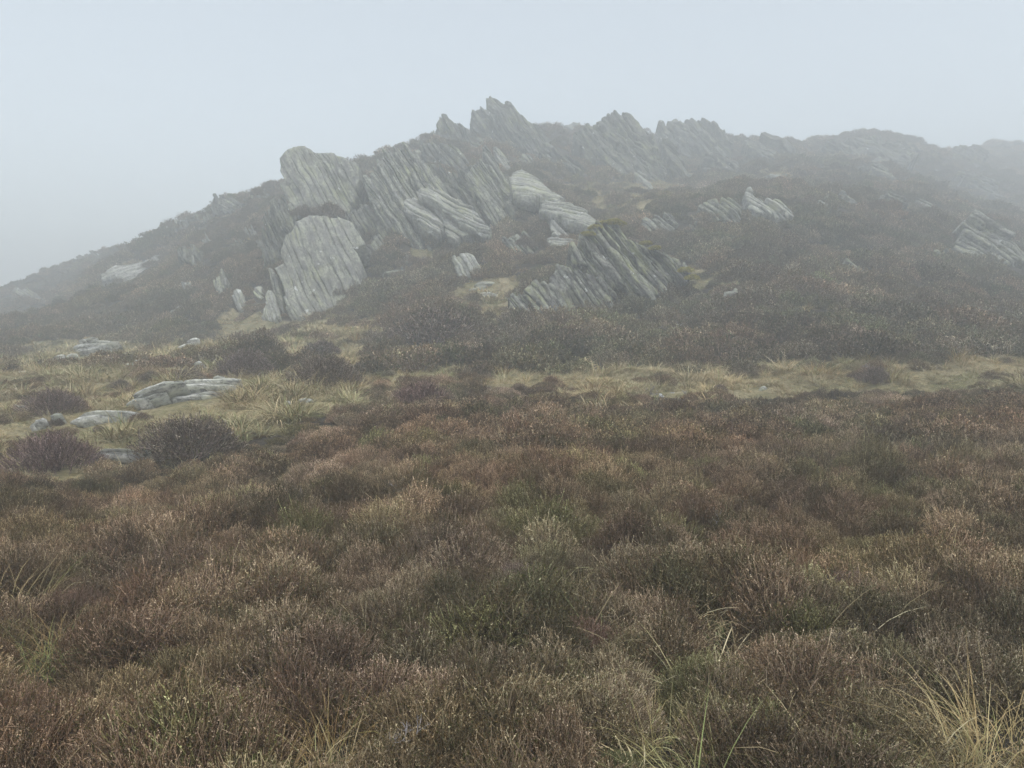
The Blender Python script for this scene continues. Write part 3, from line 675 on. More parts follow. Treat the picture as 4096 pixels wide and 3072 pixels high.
# left shoulder and meadow
for i, (lb, pl, kw) in enumerate([
 ('tilted slab with a dark overhang at the far left of the skyline', [(53,1150),(98,1143),(162,1175),(180,1220),(136,1228),(83,1184)], dict(dip=36, lean=24, depth=1.0, w=(.1, .25), Y=43)),
 ('long pale slab sloping across the hazy left shoulder', [(407,1112),(452,1069),(528,1065),(641,1026),(627,1056),(558,1088),(512,1126),(455,1095)], dict(dip=-24, lean=52, w=(.1, .22))),
 ('pale peaked stone on grass in the middle of the left meadow', [(309,1430),(332,1374),(362,1354),(400,1362),(452,1367),(407,1388),(345,1400)], dict(dip=-14, lean=40)),
 ('largest flat slab of the left meadow, layered and rising to the right', [(641,1600),(665,1575),(701,1544),(784,1529),(923,1506),(925,1523),(882,1554),(821,1592),(723,1602)], dict(dip=-10, lean=50, w=(.05, .13), stag=0.06, jag=0.1)),
 ('narrow dark slab tucked against the left side of the largest meadow slab', [(543,1603),(603,1567),(693,1533),(690,1550),(610,1592),(561,1632)], dict(dip=-24, lean=46, w=(.05, .11))),
 ('small flat stone just behind the narrow dark slab', [(560,1562),(600,1540),(640,1542),(600,1566)], dict(dip=-18, lean=55)),
 ('mossy edged flat stone in front of the narrow dark slab', [(332,1690),(392,1642),(452,1627),(520,1629),(530,1648),(437,1662),(369,1680)], dict(dip=-10, lean=54, w=(.05, .12))),
 ('white rimmed flat stone at the edge of the brown heath, left', [(350,1834),(384,1810),(445,1802),(512,1810),(560,1814),(556,1830),(452,1842),(390,1840)], dict(dip=-4, lean=48, w=(.05, .11))),
 ('stubby upright stone at the right end of the white rimmed stone', [(548,1806),(560,1796),(580,1798),(584,1853),(550,1856)], dict(dip=70, lean=20, w=(.06, .12))),
 ('whitish stone at the left picture edge, nearest of the meadow stones', [(-20,1944),(30,1917),(79,1915),(77,1942),(23,1962),(-20,1965)], dict(dip=-10, lean=56, w=(.04, .09))),
 ('pale flat stone far left in the hazy part of the meadow', [(15,1484),(68,1469),(117,1469),(117,1486),(53,1492)], dict(dip=-3, lean=56)),
 ('flat stone at the left edge beside a dark heather bush', [(34,1620),(83,1602),(106,1604),(106,1621),(53,1627)], dict(dip=-6, lean=56)),
 ('slanting flat stone under the mossy edged stone, left', [(90,1718),(151,1687),(196,1670),(175,1698),(136,1716)], dict(dip=-20, lean=54)),
 ('small pale stone below the crag on the hazy left grass', [(678,1241),(716,1226),(754,1228),(782,1236),(739,1246)], dict(dip=-3, lean=54)),
 ('grey stone streak between two small bushes in the meadow', [(490,1471),(528,1446),(580,1440),(545,1464)], dict(dip=-18, lean=54)),
 ('small pale stone left of the grey stone streak', [(415,1463),(445,1429),(477,1429),(454,1463)], dict(dip=-20, lean=52)),
 ('dark edged stone above the round meadow bush', [(700,1462),(754,1446),(806,1446),(756,1462),(706,1474)], dict(dip=-6, lean=50)),
 ('pale chip of rock right of the dark edged stone', [(762,1468),(806,1452),(832,1474),(800,1480)], dict(dip=8, lean=54)),
 ('thin ridge of rock on the hazy grass at far left', [(150,1462),(210,1424),(264,1404),(258,1420),(196,1450)], dict(dip=-24, lean=50)),
 ('grey boulder at the heather edge below the broad leaning slab', [(1176,1402),(1213,1380),(1250,1384),(1242,1412),(1210,1420)], dict(dip=-14, lean=36)),
 ('rounded pale boulder touching the grey boulder', [(1250,1372),(1274,1357),(1302,1364),(1318,1386),(1290,1400),(1254,1396)], dict(dip=20, lean=34)),
 ('flat chip of stone left of the two touching boulders', [(1156,1445),(1190,1430),(1186,1444),(1164,1452)], dict(dip=-14, lean=54)),
 ('small stone on the grass bank in the centre of the meadow', [(738,1384),(776,1363),(781,1370),(746,1390)], dict(dip=-24, lean=50)),
 ('thin flat stone at the left edge below a bush', [(0,1656),(53,1650),(46,1662),(0,1666)], dict(dip=-3, lean=54)),
 ('pinkish stone by the tan grass at the meadow edge', [(1138,1612),(1162,1598),(1178,1604),(1160,1618)], dict(dip=-10, lean=54)),
 ('tall thin plate high on the dark left shoulder', [(746,1018),(776,1030),(786,1092),(766,1096)], dict(dip=76, lean=22, w=(.08, .16))),
 ('small pale face left of the smooth tower in dark heather', [(805,966),(844,954),(854,986),(822,990)], dict(dip=60, lean=26)),
 ('hanging pale stone between heather bushes on the left shoulder', [(930,970),(972,962),(968,990),(946,988)], dict(dip=50, lean=26)),
 ('ribbed pale face close to the smooth tower', [(978,920),(1008,906),(1030,942),(1004,958)], dict(dip=62, lean=26)),
 ('low wall of faded plates under the left shoulder', [(720,1132),(761,1120),(776,1184),(724,1184)], dict(dip=74, lean=24, w=(.08, .16))),
 ('rounded mossy boulder on the skyline of the left shoulder', [(868,820),(930,788),(962,806),(906,852)], dict(dip=30, lean=34)),
 ('stacked thin plates in shade between the left shoulder and the broad leaning slab', [(850,1094),(885,1080),(905,1140),(905,1180),(860,1180)], dict(dip=72, lean=24, w=(.07, .14))),
 ('dark rock edge beside the smooth tower foot', [(1086,830),(1110,812),(1150,850),(1190,912),(1150,925),(1110,900)], dict(dip=62, lean=24, w=(.08, .18))),
]):
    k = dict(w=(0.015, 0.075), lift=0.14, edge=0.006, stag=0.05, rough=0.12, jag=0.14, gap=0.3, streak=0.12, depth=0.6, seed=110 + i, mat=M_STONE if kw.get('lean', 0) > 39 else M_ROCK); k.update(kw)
    if k['lean'] > 44: k['lean'] -= 3; k['w'] = (0.015, 0.07)
    rock(lb, pl, clear=True, group=LM if pl[0][1] > 1340 else None, name='flat_stone' if kw.get('lean', 0) > 44 else 'rock_slab', cat='stone' if kw.get('lean', 0) > 44 else 'rock', **k)

rock('bright white stone with ragged lower edge beside the grass path', [(2612,1580),(2622,1564),(2645,1558),(2662,1558),(2660,1572),(2648,1582),(2630,1586)],
     name='stone', cat='stone', lean=58, dip=-8, w=(0.03, 0.06), stag=0.02, rough=0.08, jag=0.04, seed=150, lift=0.10, clear=True, depth=0.2, mat=M_WHITE)
rock('white strip of stone right beside the bright white stone', [(2664,1566),(2680,1558),(2708,1560),(2704,1568),(2680,1572)],
     name='stone', cat='stone', lean=58, dip=-4, w=(0.03, 0.05), stag=0.02, rough=0.05, jag=0.03, seed=151, lift=0.10, clear=True, depth=0.15, mat=M_WHITE)
rock('small pale triangular stone at the right on the grass path', [(2948,1566),(2962,1561),(2972,1563),(2966,1574),(2958,1574)],
     name='stone', cat='stone', lean=50, dip=-4, w=(0.03, 0.05), stag=0.02, rough=0.05, jag=0.02, seed=152, lift=0.10, clear=True, depth=0.15, mat=M_PALE)
rock('flat pinkish stone set in the grass path right of the small triangular stone', [(3032,1548),(3046,1538),(3066,1538),(3076,1550),(3050,1556)],
     name='stone', cat='stone', lean=62, dip=4, w=(0.04, 0.07), stag=0.02, rough=0.05, jag=0.03, seed=153, lift=0.10, clear=True, depth=0.15, mat=M_PALE)

for px_, py_ in ((2640, 1580), (2690, 1572), (2960, 1574), (3052, 1556)):
    q_ = hit_ground(px_, py_)
    for f in (0.99, 0.96, 0.93, 0.90, 0.87): CLEAR.append((q_[0] * f, q_[1] * f, 0.30))

# ------------------------------------------------------------------ ground sheet, cut back behind the rock faces
COVER = np.zeros(HH.shape, bool)
for (p0, R, U, N, pl, depth) in CARVE:
    lo = pl.min(0) - 0.5; hi = pl.max(0) + 0.5
    m = (np.abs(XX - p0[0]) < max(abs(lo[0]), hi[0]) + 2) & (np.abs(YY - p0[1]) < 14)
    for it in range(5):
        j, i = np.where(m)
        Q = np.stack([XX[j, i], YY[j, i], HH[j, i]], -1) - p0
        a = Q @ R; b = Q @ U; n = Q @ N
        ins = in_poly(a, b, pl) & (n > -0.35) & (n < 7.0)
        if not ins.any(): break
        COVER[j[ins], i[ins]] = True
        HH[j[ins], i[ins]] -= (n[ins] + 0.36) / max(N[2], 0.25) * 0.7 + 0.02
GRASS = {
 'band': [(1350,1690),(1150,1710),(1050,1650),(1250,1560),(1450,1500),(1750,1490),(2000,1495),(2400,1480),(2900,1470),(3200,1450),(3450,1430),(3530,1500),(3650,1500),(3800,1460),(4200,1400),(4200,1570),(3800,1560),(3500,1575),(3100,1600),(2800,1575),(2500,1585),(2400,1640),(2340,1590),(2000,1540),(1720,1520),(1560,1550)],
 'meadow': [(-200,1400),(150,1390),(300,1340),(470,1375),(640,1385),(800,1330),(880,1270),(1000,1250),(1180,1290),(1330,1235),(1390,1260),(1250,1320),(1130,1310),(880,1400),(850,1450),(1100,1440),(1300,1360),(1420,1340),(1520,1420),(1450,1560),(1200,1720),(950,1750),(700,1850),(400,1900),(100,1975),(-200,2010)],
 'ledge': [(1750,1190),(1900,1110),(2050,1110),(2085,1170),(2040,1260),(1960,1330),(1890,1350),(1850,1250)],
 'upper': [(2250,745),(2400,735),(2750,740),(2680,800),(2620,850),(2400,870),(2340,830)],
 'strip': [(2690,1040),(2770,1050),(2850,1095),(2910,1150),(2780,1165),(2730,1130)],
 'notch': [(2780,890),(2870,920),(2860,965),(2790,960)],
 'fern': [(3370,930),(3430,950),(3480,1010),(3560,1140),(3500,1130),(3430,1050)],
 'bank': [(1060,1330),(1250,1285),(1560,1265),(1610,1310),(1430,1390),(1510,1480),(1400,1560),(1170,1570),(1260,1440),(1110,1400)],
 'knoll': [(1960,1385),(2040,1360),(2120,1400),(2080,1450),(1990,1450)],
 'tongue': [(3160,1215),(3250,1195),(3290,1250),(3190,1270)],
 'ledges': [(3640,1235),(3760,1215),(3900,1240),(3860,1270),(3700,1265)],
 'high': [(2990,700),(3120,670),(3180,700),(3080,740)],
 'shoulder': [(900,990),(1000,960),(1010,1010),(940,1040)],
 'under': [(1560,1000),(1800,985),(1960,950),(2000,990),(1800,1020),(1600,1060)],
}
PPX, PPY = to_px(np.stack([XX, YY, HH], -1))
GM = np.zeros(HH.shape)
wx = 70 * fbm(XX / 0.9, YY / 0.9, 77, 3) * np.clip(16 / np.maximum(YY, 3), 0.4, 3); wy = 0.5 * wx
for k, pl in GRASS.items(): GM[in_poly(PPX + wx, PPY + wy, pl) & (YY > 6)] = 1.0
def blur(A, n):
    for _ in range(2):
        for ax in (0, 1):
            c_ = np.cumsum(np.pad(A, [(n + 1, n) if k == ax else (0, 0) for k in (0, 1)], mode='edge'), axis=ax)
            A = (np.take(c_, range(2 * n + 1, c_.shape[ax]), axis=ax) - np.take(c_, range(0, c_.shape[ax] - 2 * n - 1), axis=ax)) / (2 * n + 1)
    return A
soft = blur(GM, 3) + 0.95 * fbm(XX / 0.75, YY / 0.75, 78, 3) + 0.35 * fbm(XX / 2.2, YY / 2.2, 79, 2)
GM = (soft > 0.47).astype(float) * (YY > 5.5)
def gmask(x, y): return bil(GM, GX0, GY0, GS, x, y)
def cover(x, y): return bil(COVER.astype(float), GX0, GY0, GS, x, y)

ny, nx = HH.shape
idx = np.arange(nx * ny).reshape(ny, nx)
quads = np.stack([idx[:-1, :-1], idx[:-1, 1:], idx[1:, 1:], idx[1:, :-1]], -1).reshape(-1, 4)
def ground_mat():
    m, nt, b = new_mat('peat_and_turf')
    at = nd(nt, 'ShaderNodeAttribute', attribute_name='turf')
    tc = nd(nt, 'ShaderNodeTexCoord')
    n1 = nd(nt, 'ShaderNodeTexNoise'); n1.inputs['Scale'].default_value = 1.3; n1.inputs['Detail'].default_value = 8
    n2 = nd(nt, 'ShaderNodeTexNoise'); n2.inputs['Scale'].default_value = 14.0; n2.inputs['Detail'].default_value = 6
    for n in (n1, n2): nt.links.new(tc.outputs['Object'], n.inputs['Vector'])
    turf = ramp(nt, n1.outputs['Fac'], [(0.35, (0.15, 0.14, 0.065)), (0.5, (0.27, 0.23, 0.13)), (0.65, (0.36, 0.30, 0.19))])
    turf = mixc(nt, ramp(nt, n2.outputs['Fac'], [(0.4, 0.0), (0.6, 0.6)]), turf, (0.09, 0.08, 0.04))
    peat = ramp(nt, n2.outputs['Fac'], [(0.4, (0.03, 0.024, 0.018)), (0.62, (0.07, 0.058, 0.04))])
    c = mixc(nt, at.outputs['Fac'], peat, turf)
    nt.links.new(c, b.inputs['Base Color']); b.inputs['Roughness'].default_value = 0.95
    b.inputs['Specular IOR Level'].default_value = 0.1
    bump = nd(nt, 'ShaderNodeBump'); bump.inputs['Strength'].default_value = 0.8; bump.inputs['Distance'].default_value = 0.05
    nt.links.new(n2.outputs['Fac'], bump.inputs['Height']); nt.links.new(bump.outputs[0], b.inputs['Normal'])
    return m
me = mesh_data('terrain', np.stack([XX.ravel(), YY.ravel(), HH.ravel()], -1), [quads], ground_mat(), {'turf': ('FLOAT', GM.ravel())}, smooth=True)
obj('terrain', me, kind='structure', label='peat and turf hillside under heather and grass')

# ------------------------------------------------------------------ plants
def tubes(p, r, sides=3):
    """p (m,k,3) polylines, r (m,k) radii -> verts, quads"""
    m, k, _ = p.shape
    t = np.gradient(p, axis=1); t /= np.linalg.norm(t, axis=2, keepdims=True) + 1e-9
    ref = np.where(np.abs(t[..., 2:3]) > 0.9, np.array([1.0, 0, 0]), np.array([0, 0, 1.0]))
    u = np.cross(t, ref); u /= np.linalg.norm(u, axis=2, keepdims=True) + 1e-9
    v = np.cross(t, u)
    an = np.arange(sides) * 2 * math.pi / sides
    V = p[:, :, None] + r[:, :, None, None] * (u[:, :, None] * np.cos(an)[:, None] + v[:, :, None] * np.sin(an)[:, None])
    ix = np.arange(m * k * sides).reshape(m, k, sides)
    a = ix[:, :-1]; b = ix[:, 1:]
    F = np.stack([a, np.roll(a, -1, 2), np.roll(b, -1, 2), b], -1).reshape(-1, 4)
    return V.reshape(-1, 3), F

def unit(v): return v / (np.linalg.norm(v, axis=-1, keepdims=True) + 1e-9)

LEAF = np.array([[0.090,0.078,0.036],[0.120,0.092,0.056],[0.130,0.086,0.052],[0.165,0.125,0.083],[0.068,0.074,0.030],[0.100,0.076,0.048]])
TIP = np.array([[0.44,0.365,0.295],[0.35,0.28,0.225],[0.52,0.45,0.37],[0.26,0.20,0.145]])
TWIG = np.array([[0.15,0.115,0.095],[0.20,0.16,0.14],[0.11,0.08,0.065]])

def heather(seed, R, H, n, nb, bl, bw, sr, nw, blob=0.05, ragged=0.16, tips=0.55):
    """a dome of upright leafy shoots over a few crooked woody stems; returns foliage and stem geometry"""
    g = np.random.default_rng(seed)
    th = g.uniform(0, 2 * math.pi, n); rr = np.sqrt(g.random(n))
    lump = 1 + 0.22 * np.sin(2 * th + g.uniform(0, 6)) + 0.14 * np.sin(5 * th + g.uniform(0, 6))
    x = R * lump * rr * np.cos(th); y = R * lump * rr * np.sin(th)
    top = H * (1 - 0.62 * rr ** 2.2) * (1 + 0.55 * fbm(x / (0.35 * R) + seed, y / (0.35 * R), seed, 2))
    z = top * np.where(g.random(n) < 0.3, g.uniform(0.35, 0.9, n), g.normal(1.0, ragged * 0.6, n))
    z = np.maximum(z, 0.03)
    tip = np.stack([x, y, z], -1)
    d = unit(np.stack([0.75 * x / R, 0.75 * y / R, np.ones(n)], -1) + g.normal(0, 0.24, (n, 3)))
    L = np.minimum(g.uniform(0.07, 0.17, n), z * 0.95 + 0.02) * (H / 0.36) ** 0.5
    bend = g.normal(0, 0.16, (n, 3)) * L[:, None]
    p = np.stack([tip - d * L[:, None], tip - d * L[:, None] * 0.5 + bend * 0.5, tip], 1)
    tV, tF = tubes(p, np.stack([np.full(n, sr), np.full(n, sr * 0.8), np.full(n, sr * 0.45)], 1))
    sc = TWIG[g.integers(0, 3, n)] * g.uniform(0.7, 1.25, (n, 1))
    tc = TIP[g.integers(0, 4, n)] * g.uniform(0.7, 1.2, (n, 1))
    pale = (g.random(n) < tips)[:, None]
    cs = np.stack([sc, 0.6 * sc + 0.4 * np.where(pale, tc, sc), np.where(pale, tc, sc)], 1)
    tC = np.repeat(cs, 3, axis=1).reshape(-1, 3)
    # leafy bits wrapped round the upper part of every shoot
    t = g.uniform(0.18, 1.0, (n, nb))
    w0 = (1 - t) ** 2; w1 = 2 * t * (1 - t); w2 = t ** 2
    c = p[:, None, 0] * w0[..., None] + (2 * p[:, None, 1] - 0.5 * p[:, None, 0] - 0.5 * p[:, None, 2]) * w1[..., None] + p[:, None, 2] * w2[..., None]
    od = unit(d[:, None] * 0.7 + g.normal(0, 0.68, (n, nb, 3)))
    sd = unit(np.cross(od, g.normal(0, 1, (n, nb, 3))))
    ln = bl * g.uniform(0.6, 1.4, (n, nb, 1)); wd = bw * g.uniform(0.7, 1.3, (n, nb, 1))
    B = np.stack([c - sd * wd, c + sd * wd, c + od * ln], 2).reshape(-1, 3)
    lc = 0.72 * LEAF[g.integers(0, 6, n)][:, None] * g.uniform(0.65, 1.35, (n, nb, 1))
    hi = (g.random((n, nb, 1)) < 0.10 + 0.5 * (t[..., None] - 0.5)) & pale[:, None]
    lc = np.where(hi, tc[:, None] * 0.9, lc)
    bC = np.repeat(lc.reshape(-1, 3), 3, axis=0)
    bF = np.arange(len(B)).reshape(-1, 3)
    # dry pale flower heads
    k = int(n * blob)
    pick = g.integers(0, n, k); fp = tip[pick] + g.normal(0, 0.006, (k, 3))
    s = bl * 0.38
    off = np.array([[1, 0, 0], [-1, 0, 0], [0, 1, 0], [0, -1, 0], [0, 0, 1], [0, 0, -1]]) * s
    O = (fp[:, None] + off).reshape(-1, 3)
    tri = np.array([[0, 2, 4], [2, 1, 4], [1, 3, 4], [3, 0, 4], [2, 0, 5], [1, 2, 5], [3, 1, 5], [0, 3, 5]])
    oF = (np.arange(k)[:, None, None] * 6 + tri).reshape(-1, 3)
    oC = np.repeat(np.array([[0.50, 0.43, 0.38]]) * g.uniform(0.5, 1.15, (k, 1)), 6, axis=0)
    # woody stems
    a = g.uniform(0, 2 * math.pi, nw); q = g.uniform(0.35, 0.95, nw)
    e = np.stack([R * q * np.cos(a), R * q * np.sin(a), H * (0.85 - 0.45 * q)], -1)
    r0 = g.normal(0, 0.07 * R, (nw, 3)); r0[:, 2] = -0.05
    sp = []
    for f in (0, 0.25, 0.5, 0.75, 1.0):
        j = g.normal(0, 0.05 * R, (nw, 3)) * (0 if f in (0, 1.0) else 1)
        sp.append(r0 * (1 - f) + e * f + j + np.array([0, 0, 0.10 * H]) * math.sin(f * math.pi))
    sp = np.stack(sp, 1)
    wV, wF = tubes(sp, np.stack([np.full(nw, sr * k_) for k_ in (2.6, 2.2, 1.8, 1.4, 0.9)], 1))
    wC = np.repeat(TWIG[g.integers(0, 3, nw)] * 1.1, 15, axis=0)
    fol = (np.vstack([tV, B, O]), [tF], [np.vstack([bF + len(tV), oF + len(tV) + len(B)])], np.vstack([tC, bC, oC]))
    return fol, (wV, wF, wC)

def rgba(c): return np.concatenate([np.clip(c, 0, 1), np.ones((len(c), 1))], 1)

def heather_mesh(name, seed, parts=False, **kw):
    fol, (wV, wF, wC) = heather(seed, **kw)
    V, Q, T, C = fol
    if parts:
        return (mesh_data(name, V, [Q[0], T[0]], M_HEATHER, {'Col': ('FLOAT_COLOR', rgba(C))}),
                mesh_data('stem_cluster', wV, [wF], M_HEATHER, {'Col': ('FLOAT_COLOR', rgba(wC))}))
    return mesh_data(name, np.vstack([V, wV]), [np.vstack([Q[0], wF + len(V)]), T[0]], M_HEATHER, {'Col': ('FLOAT_COLOR', rgba(np.vstack([C, wC])))})

STRAW = np.array([[0.42,0.34,0.20],[0.50,0.43,0.28],[0.33,0.26,0.15],[0.29,0.28,0.14],[0.17,0.20,0.08],[0.45,0.34,0.20]])
def tuft_mesh(name, seed, n, R, lmin, lmax, wd, green=0.25, spread=0.8, droop=1.0):
    g = np.random.default_rng(seed)
    a = g.uniform(0, 2 * math.pi, n); q = np.sqrt(g.random(n))
    base = np.stack([R * q * np.cos(a), R * q * np.sin(a), np.full(n, -0.02)], -1)
    aa = a + g.normal(0, 0.7, n)
    out = np.stack([np.cos(aa), np.sin(aa), np.zeros(n)], -1)
    L = g.uniform(lmin, lmax, n)
    lean = spread * g.uniform(0.1, 1.0, n)
    dr = droop * g.uniform(0.2, 1.2, n)
    pts = []
    K = 6
    pos = base.copy(); ang = lean.copy()
    for k in range(K):
        pts.append(pos.copy())
        pos = pos + (out * np.sin(ang)[:, None] + np.array([0, 0, 1.0]) * np.cos(ang)[:, None]) * (L / (K - 1))[:, None]
        ang = np.minimum(ang + dr * 0.42, 2.0)
    p = np.stack(pts, 1)
    p[:, :, 2] = np.maximum(p[:, :, 2], 0.012 * g.random((n, 1)) + 0.004) 
    p[:, 0, 2] = -0.02
    side = unit(np.cross(out, np.array([0, 0, 1.0])) + g.normal(0, 0.3, (n, 3)))
    w = wd * g.uniform(0.6, 1.3, (n, 1, 1)) * np.array([0.8, 1.0, 0.95, 0.8, 0.55, 0.15])[None, :, None]
    V = np.stack([p - side[:, None] * w, p + side[:, None] * w], 2).reshape(-1, 3)
    ix = np.arange(n * K * 2).reshape(n, K, 2)
    F = np.stack([ix[:, :-1, 0], ix[:, :-1, 1], ix[:, 1:, 1], ix[:, 1:, 0]], -1).reshape(-1, 4)
    pick = np.where(g.random(n) < green, g.integers(3, 5, n), g.choice([0, 1, 2, 5], n))
    c = STRAW[pick] * g.uniform(0.7, 1.15, (n, 1))
    C = np.repeat(c, K * 2, axis=0)
    return mesh_data(name, V, [F], M_GRASS, {'Col': ('FLOAT_COLOR', rgba(C))})

def scatter(name, label, cat, pts, rot, scl, idx, tint, meshes, mat):
    """one object that spreads plant meshes over its points"""
    me = mesh_data(name, pts, [np.zeros((0, 3), np.int32)], mat, None) if False else bpy.data.meshes.new(name)
    me.vertices.add(len(pts)); me.vertices.foreach_set('co', np.ascontiguousarray(pts, np.float32).ravel())
    for k, ty, arr in (('rot', 'FLOAT_VECTOR', rot), ('scl', 'FLOAT_VECTOR', scl), ('pick', 'INT', idx), ('tint', 'FLOAT_VECTOR', tint)):
        at = me.attributes.new(k, ty, 'POINT')
        at.data.foreach_set('value' if ty == 'INT' else 'vector', np.ascontiguousarray(arr, np.int32 if ty == 'INT' else np.float32).ravel())
    me.materials.append(mat)
    o = obj(name, me, kind='stuff', label=label, cat=cat)
    gt = bpy.data.node_groups.new(name, 'GeometryNodeTree')
    gt.interface.new_socket('Geometry', in_out='INPUT', socket_type='NodeSocketGeometry')
    gt.interface.new_socket('Geometry', in_out='OUTPUT', socket_type='NodeSocketGeometry')
    gi = gt.nodes.new('NodeGroupInput'); go = gt.nodes.new('NodeGroupOutput')
    iop = gt.nodes.new('GeometryNodeInstanceOnPoints')
    join = gt.nodes.new('GeometryNodeJoinGeometry')
    for k, m_ in enumerate(meshes):
        src = bpy.data.objects.new(name + '_source', m_)
        oi = gt.nodes.new('GeometryNodeObjectInfo'); oi.inputs['Object'].default_value = src
        ti = gt.nodes.new('GeometryNodeGeometryToInstance')
        gt.links.new(oi.outputs['Geometry'], ti.inputs[0]); gt.links.new(ti.outputs[0], join.inputs[0])
    def attr(nm, ty):
        a = gt.nodes.new('GeometryNodeInputNamedAttribute'); a.data_type = ty; a.inputs['Name'].default_value = nm
        return a.outputs['Attribute']
    gt.links.new(gi.outputs[0], iop.inputs['Points']); gt.links.new(join.outputs[0], iop.inputs['Instance'])
    iop.inputs['Pick Instance'].default_value = True
    gt.links.new(attr('pick', 'INT'), iop.inputs['Instance Index'])
    e2r = gt.nodes.new('FunctionNodeEulerToRotation')
    gt.links.new(attr('rot', 'FLOAT_VECTOR'), e2r.inputs[0]); gt.links.new(e2r.outputs[0], iop.inputs['Rotation'])
    gt.links.new(attr('scl', 'FLOAT_VECTOR'), iop.inputs['Scale'])
    gt.links.new(iop.outputs[0], go.inputs[0])
    o.modifiers.new('spread', 'NODES').node_group = gt
    return o

NEAR_V = [heather_mesh('heather_near', 200 + i, R=0.27, H=0.26 + 0.03 * (i % 3), n=780, nb=16, bl=0.0085, bw=0.0023, sr=0.0016, nw=16, blob=0.05 if i < 6 else 0.0, tips=0.8 if i < 6 else 0.2) for i in range(9)]
MID_V = [heather_mesh('heather_mid', 230 + i, R=0.30, H=0.28 + 0.03 * (i % 3), n=420, nb=8, bl=0.018, bw=0.0050, sr=0.0030, nw=10, blob=0.02, tips=0.8 if i < 6 else 0.2) for i in range(9)]
FAR_V = [heather_mesh('heather_far', 260 + i, R=0.32, H=0.28 + 0.04 * (i % 3), n=260, nb=7, bl=0.030, bw=0.0100, sr=0.0050, nw=6, blob=0.0, tips=0.7 if i < 6 else 0.15) for i in range(9)]

def jitter_cells(y0, y1, cell, seed, margin=2.0):
    g = np.random.default_rng(seed)
    xm = 0.70 * y1 * 1.08 + margin
    X, Y = np.meshgrid(np.arange(-xm, xm, cell), np.arange(y0, y1, cell))
    x = (X + g.uniform(-0.5, 0.5, X.shape) * cell * 1.1).ravel(); y = (Y + g.uniform(-0.5, 0.5, X.shape) * cell * 1.1).ravel()
    k = np.abs(x) < 0.70 * np.maximum(y, 0) * 1.08 + margin
    return x[k], y[k]

def cushions(x, y, cell, seed):
    """nearest mound of an irregular field of heather cushions: relative distance, number of the mound"""
    ci = np.floor(x / cell); cj = np.floor(y / cell)
    best = np.full(len(x), 9.0); wid = np.zeros(len(x))
    for di in (-1, 0, 1):
        for dj in (-1, 0, 1):
            i = (ci + di).astype(np.int64); j = (cj + dj).astype(np.int64)
            px_ = (i + 0.15 + 0.7 * h2(i, j, seed)) * cell; py_ = (j + 0.15 + 0.7 * h2(i, j, seed + 1)) * cell
            r = cell * (0.42 + 0.44 * h2(i, j, seed + 2))
            d = np.hypot(x - px_, (y - py_)) / r
            k = d < best
            best = np.where(k, d, best); wid = np.where(k, h2(i, j, seed + 3), wid)
    return best, wid

HUES = np.array([[0.80,0.88,0.66],[0.92,0.92,0.80],[1.05,0.96,0.90],[1.12,0.95,0.88],[0.86,0.82,0.74],[1.0,0.92,0.86],[1.30,1.20,1.22],[0.72,0.84,0.56],[1.18,1.08,1.02],[0.95,0.95,0.85]])
def heath_tint(x, y, g, wid):
    n = len(x)
    t = HUES[np.floor(wid * 997).astype(int) % len(HUES)]
    t = 0.52 * t + 0.48 * HUES[g.integers(0, len(HUES), n)]
    a = np.clip(fbm(x / 2.3, y / 2.3, 301, 3) * 2.2, -0.5, 0.5)[:, None]
    t = t * (1 + a * np.array([0.16, 0.0, -0.10]))
    gr = (g.random(n) < 0.02)[:, None]
    t = np.where(gr, np.array([0.80, 0.96, 0.66]), t)
    return t * np.where((y > 17)[:, None], 0.86 + 0.28 * g.random((n, 1)), 0.74 + 0.52 * g.random((n, 1))) * np.where(y > 17, 0.68 + 0.64 * ((wid * 131) % 1.0), 0.66 + 0.66 * ((wid * 131) % 1.0))[:, None] * np.where((y > 17)[:, None], np.array([1.34, 1.38, 1.28]), np.array([1.50, 1.41, 1.23]))

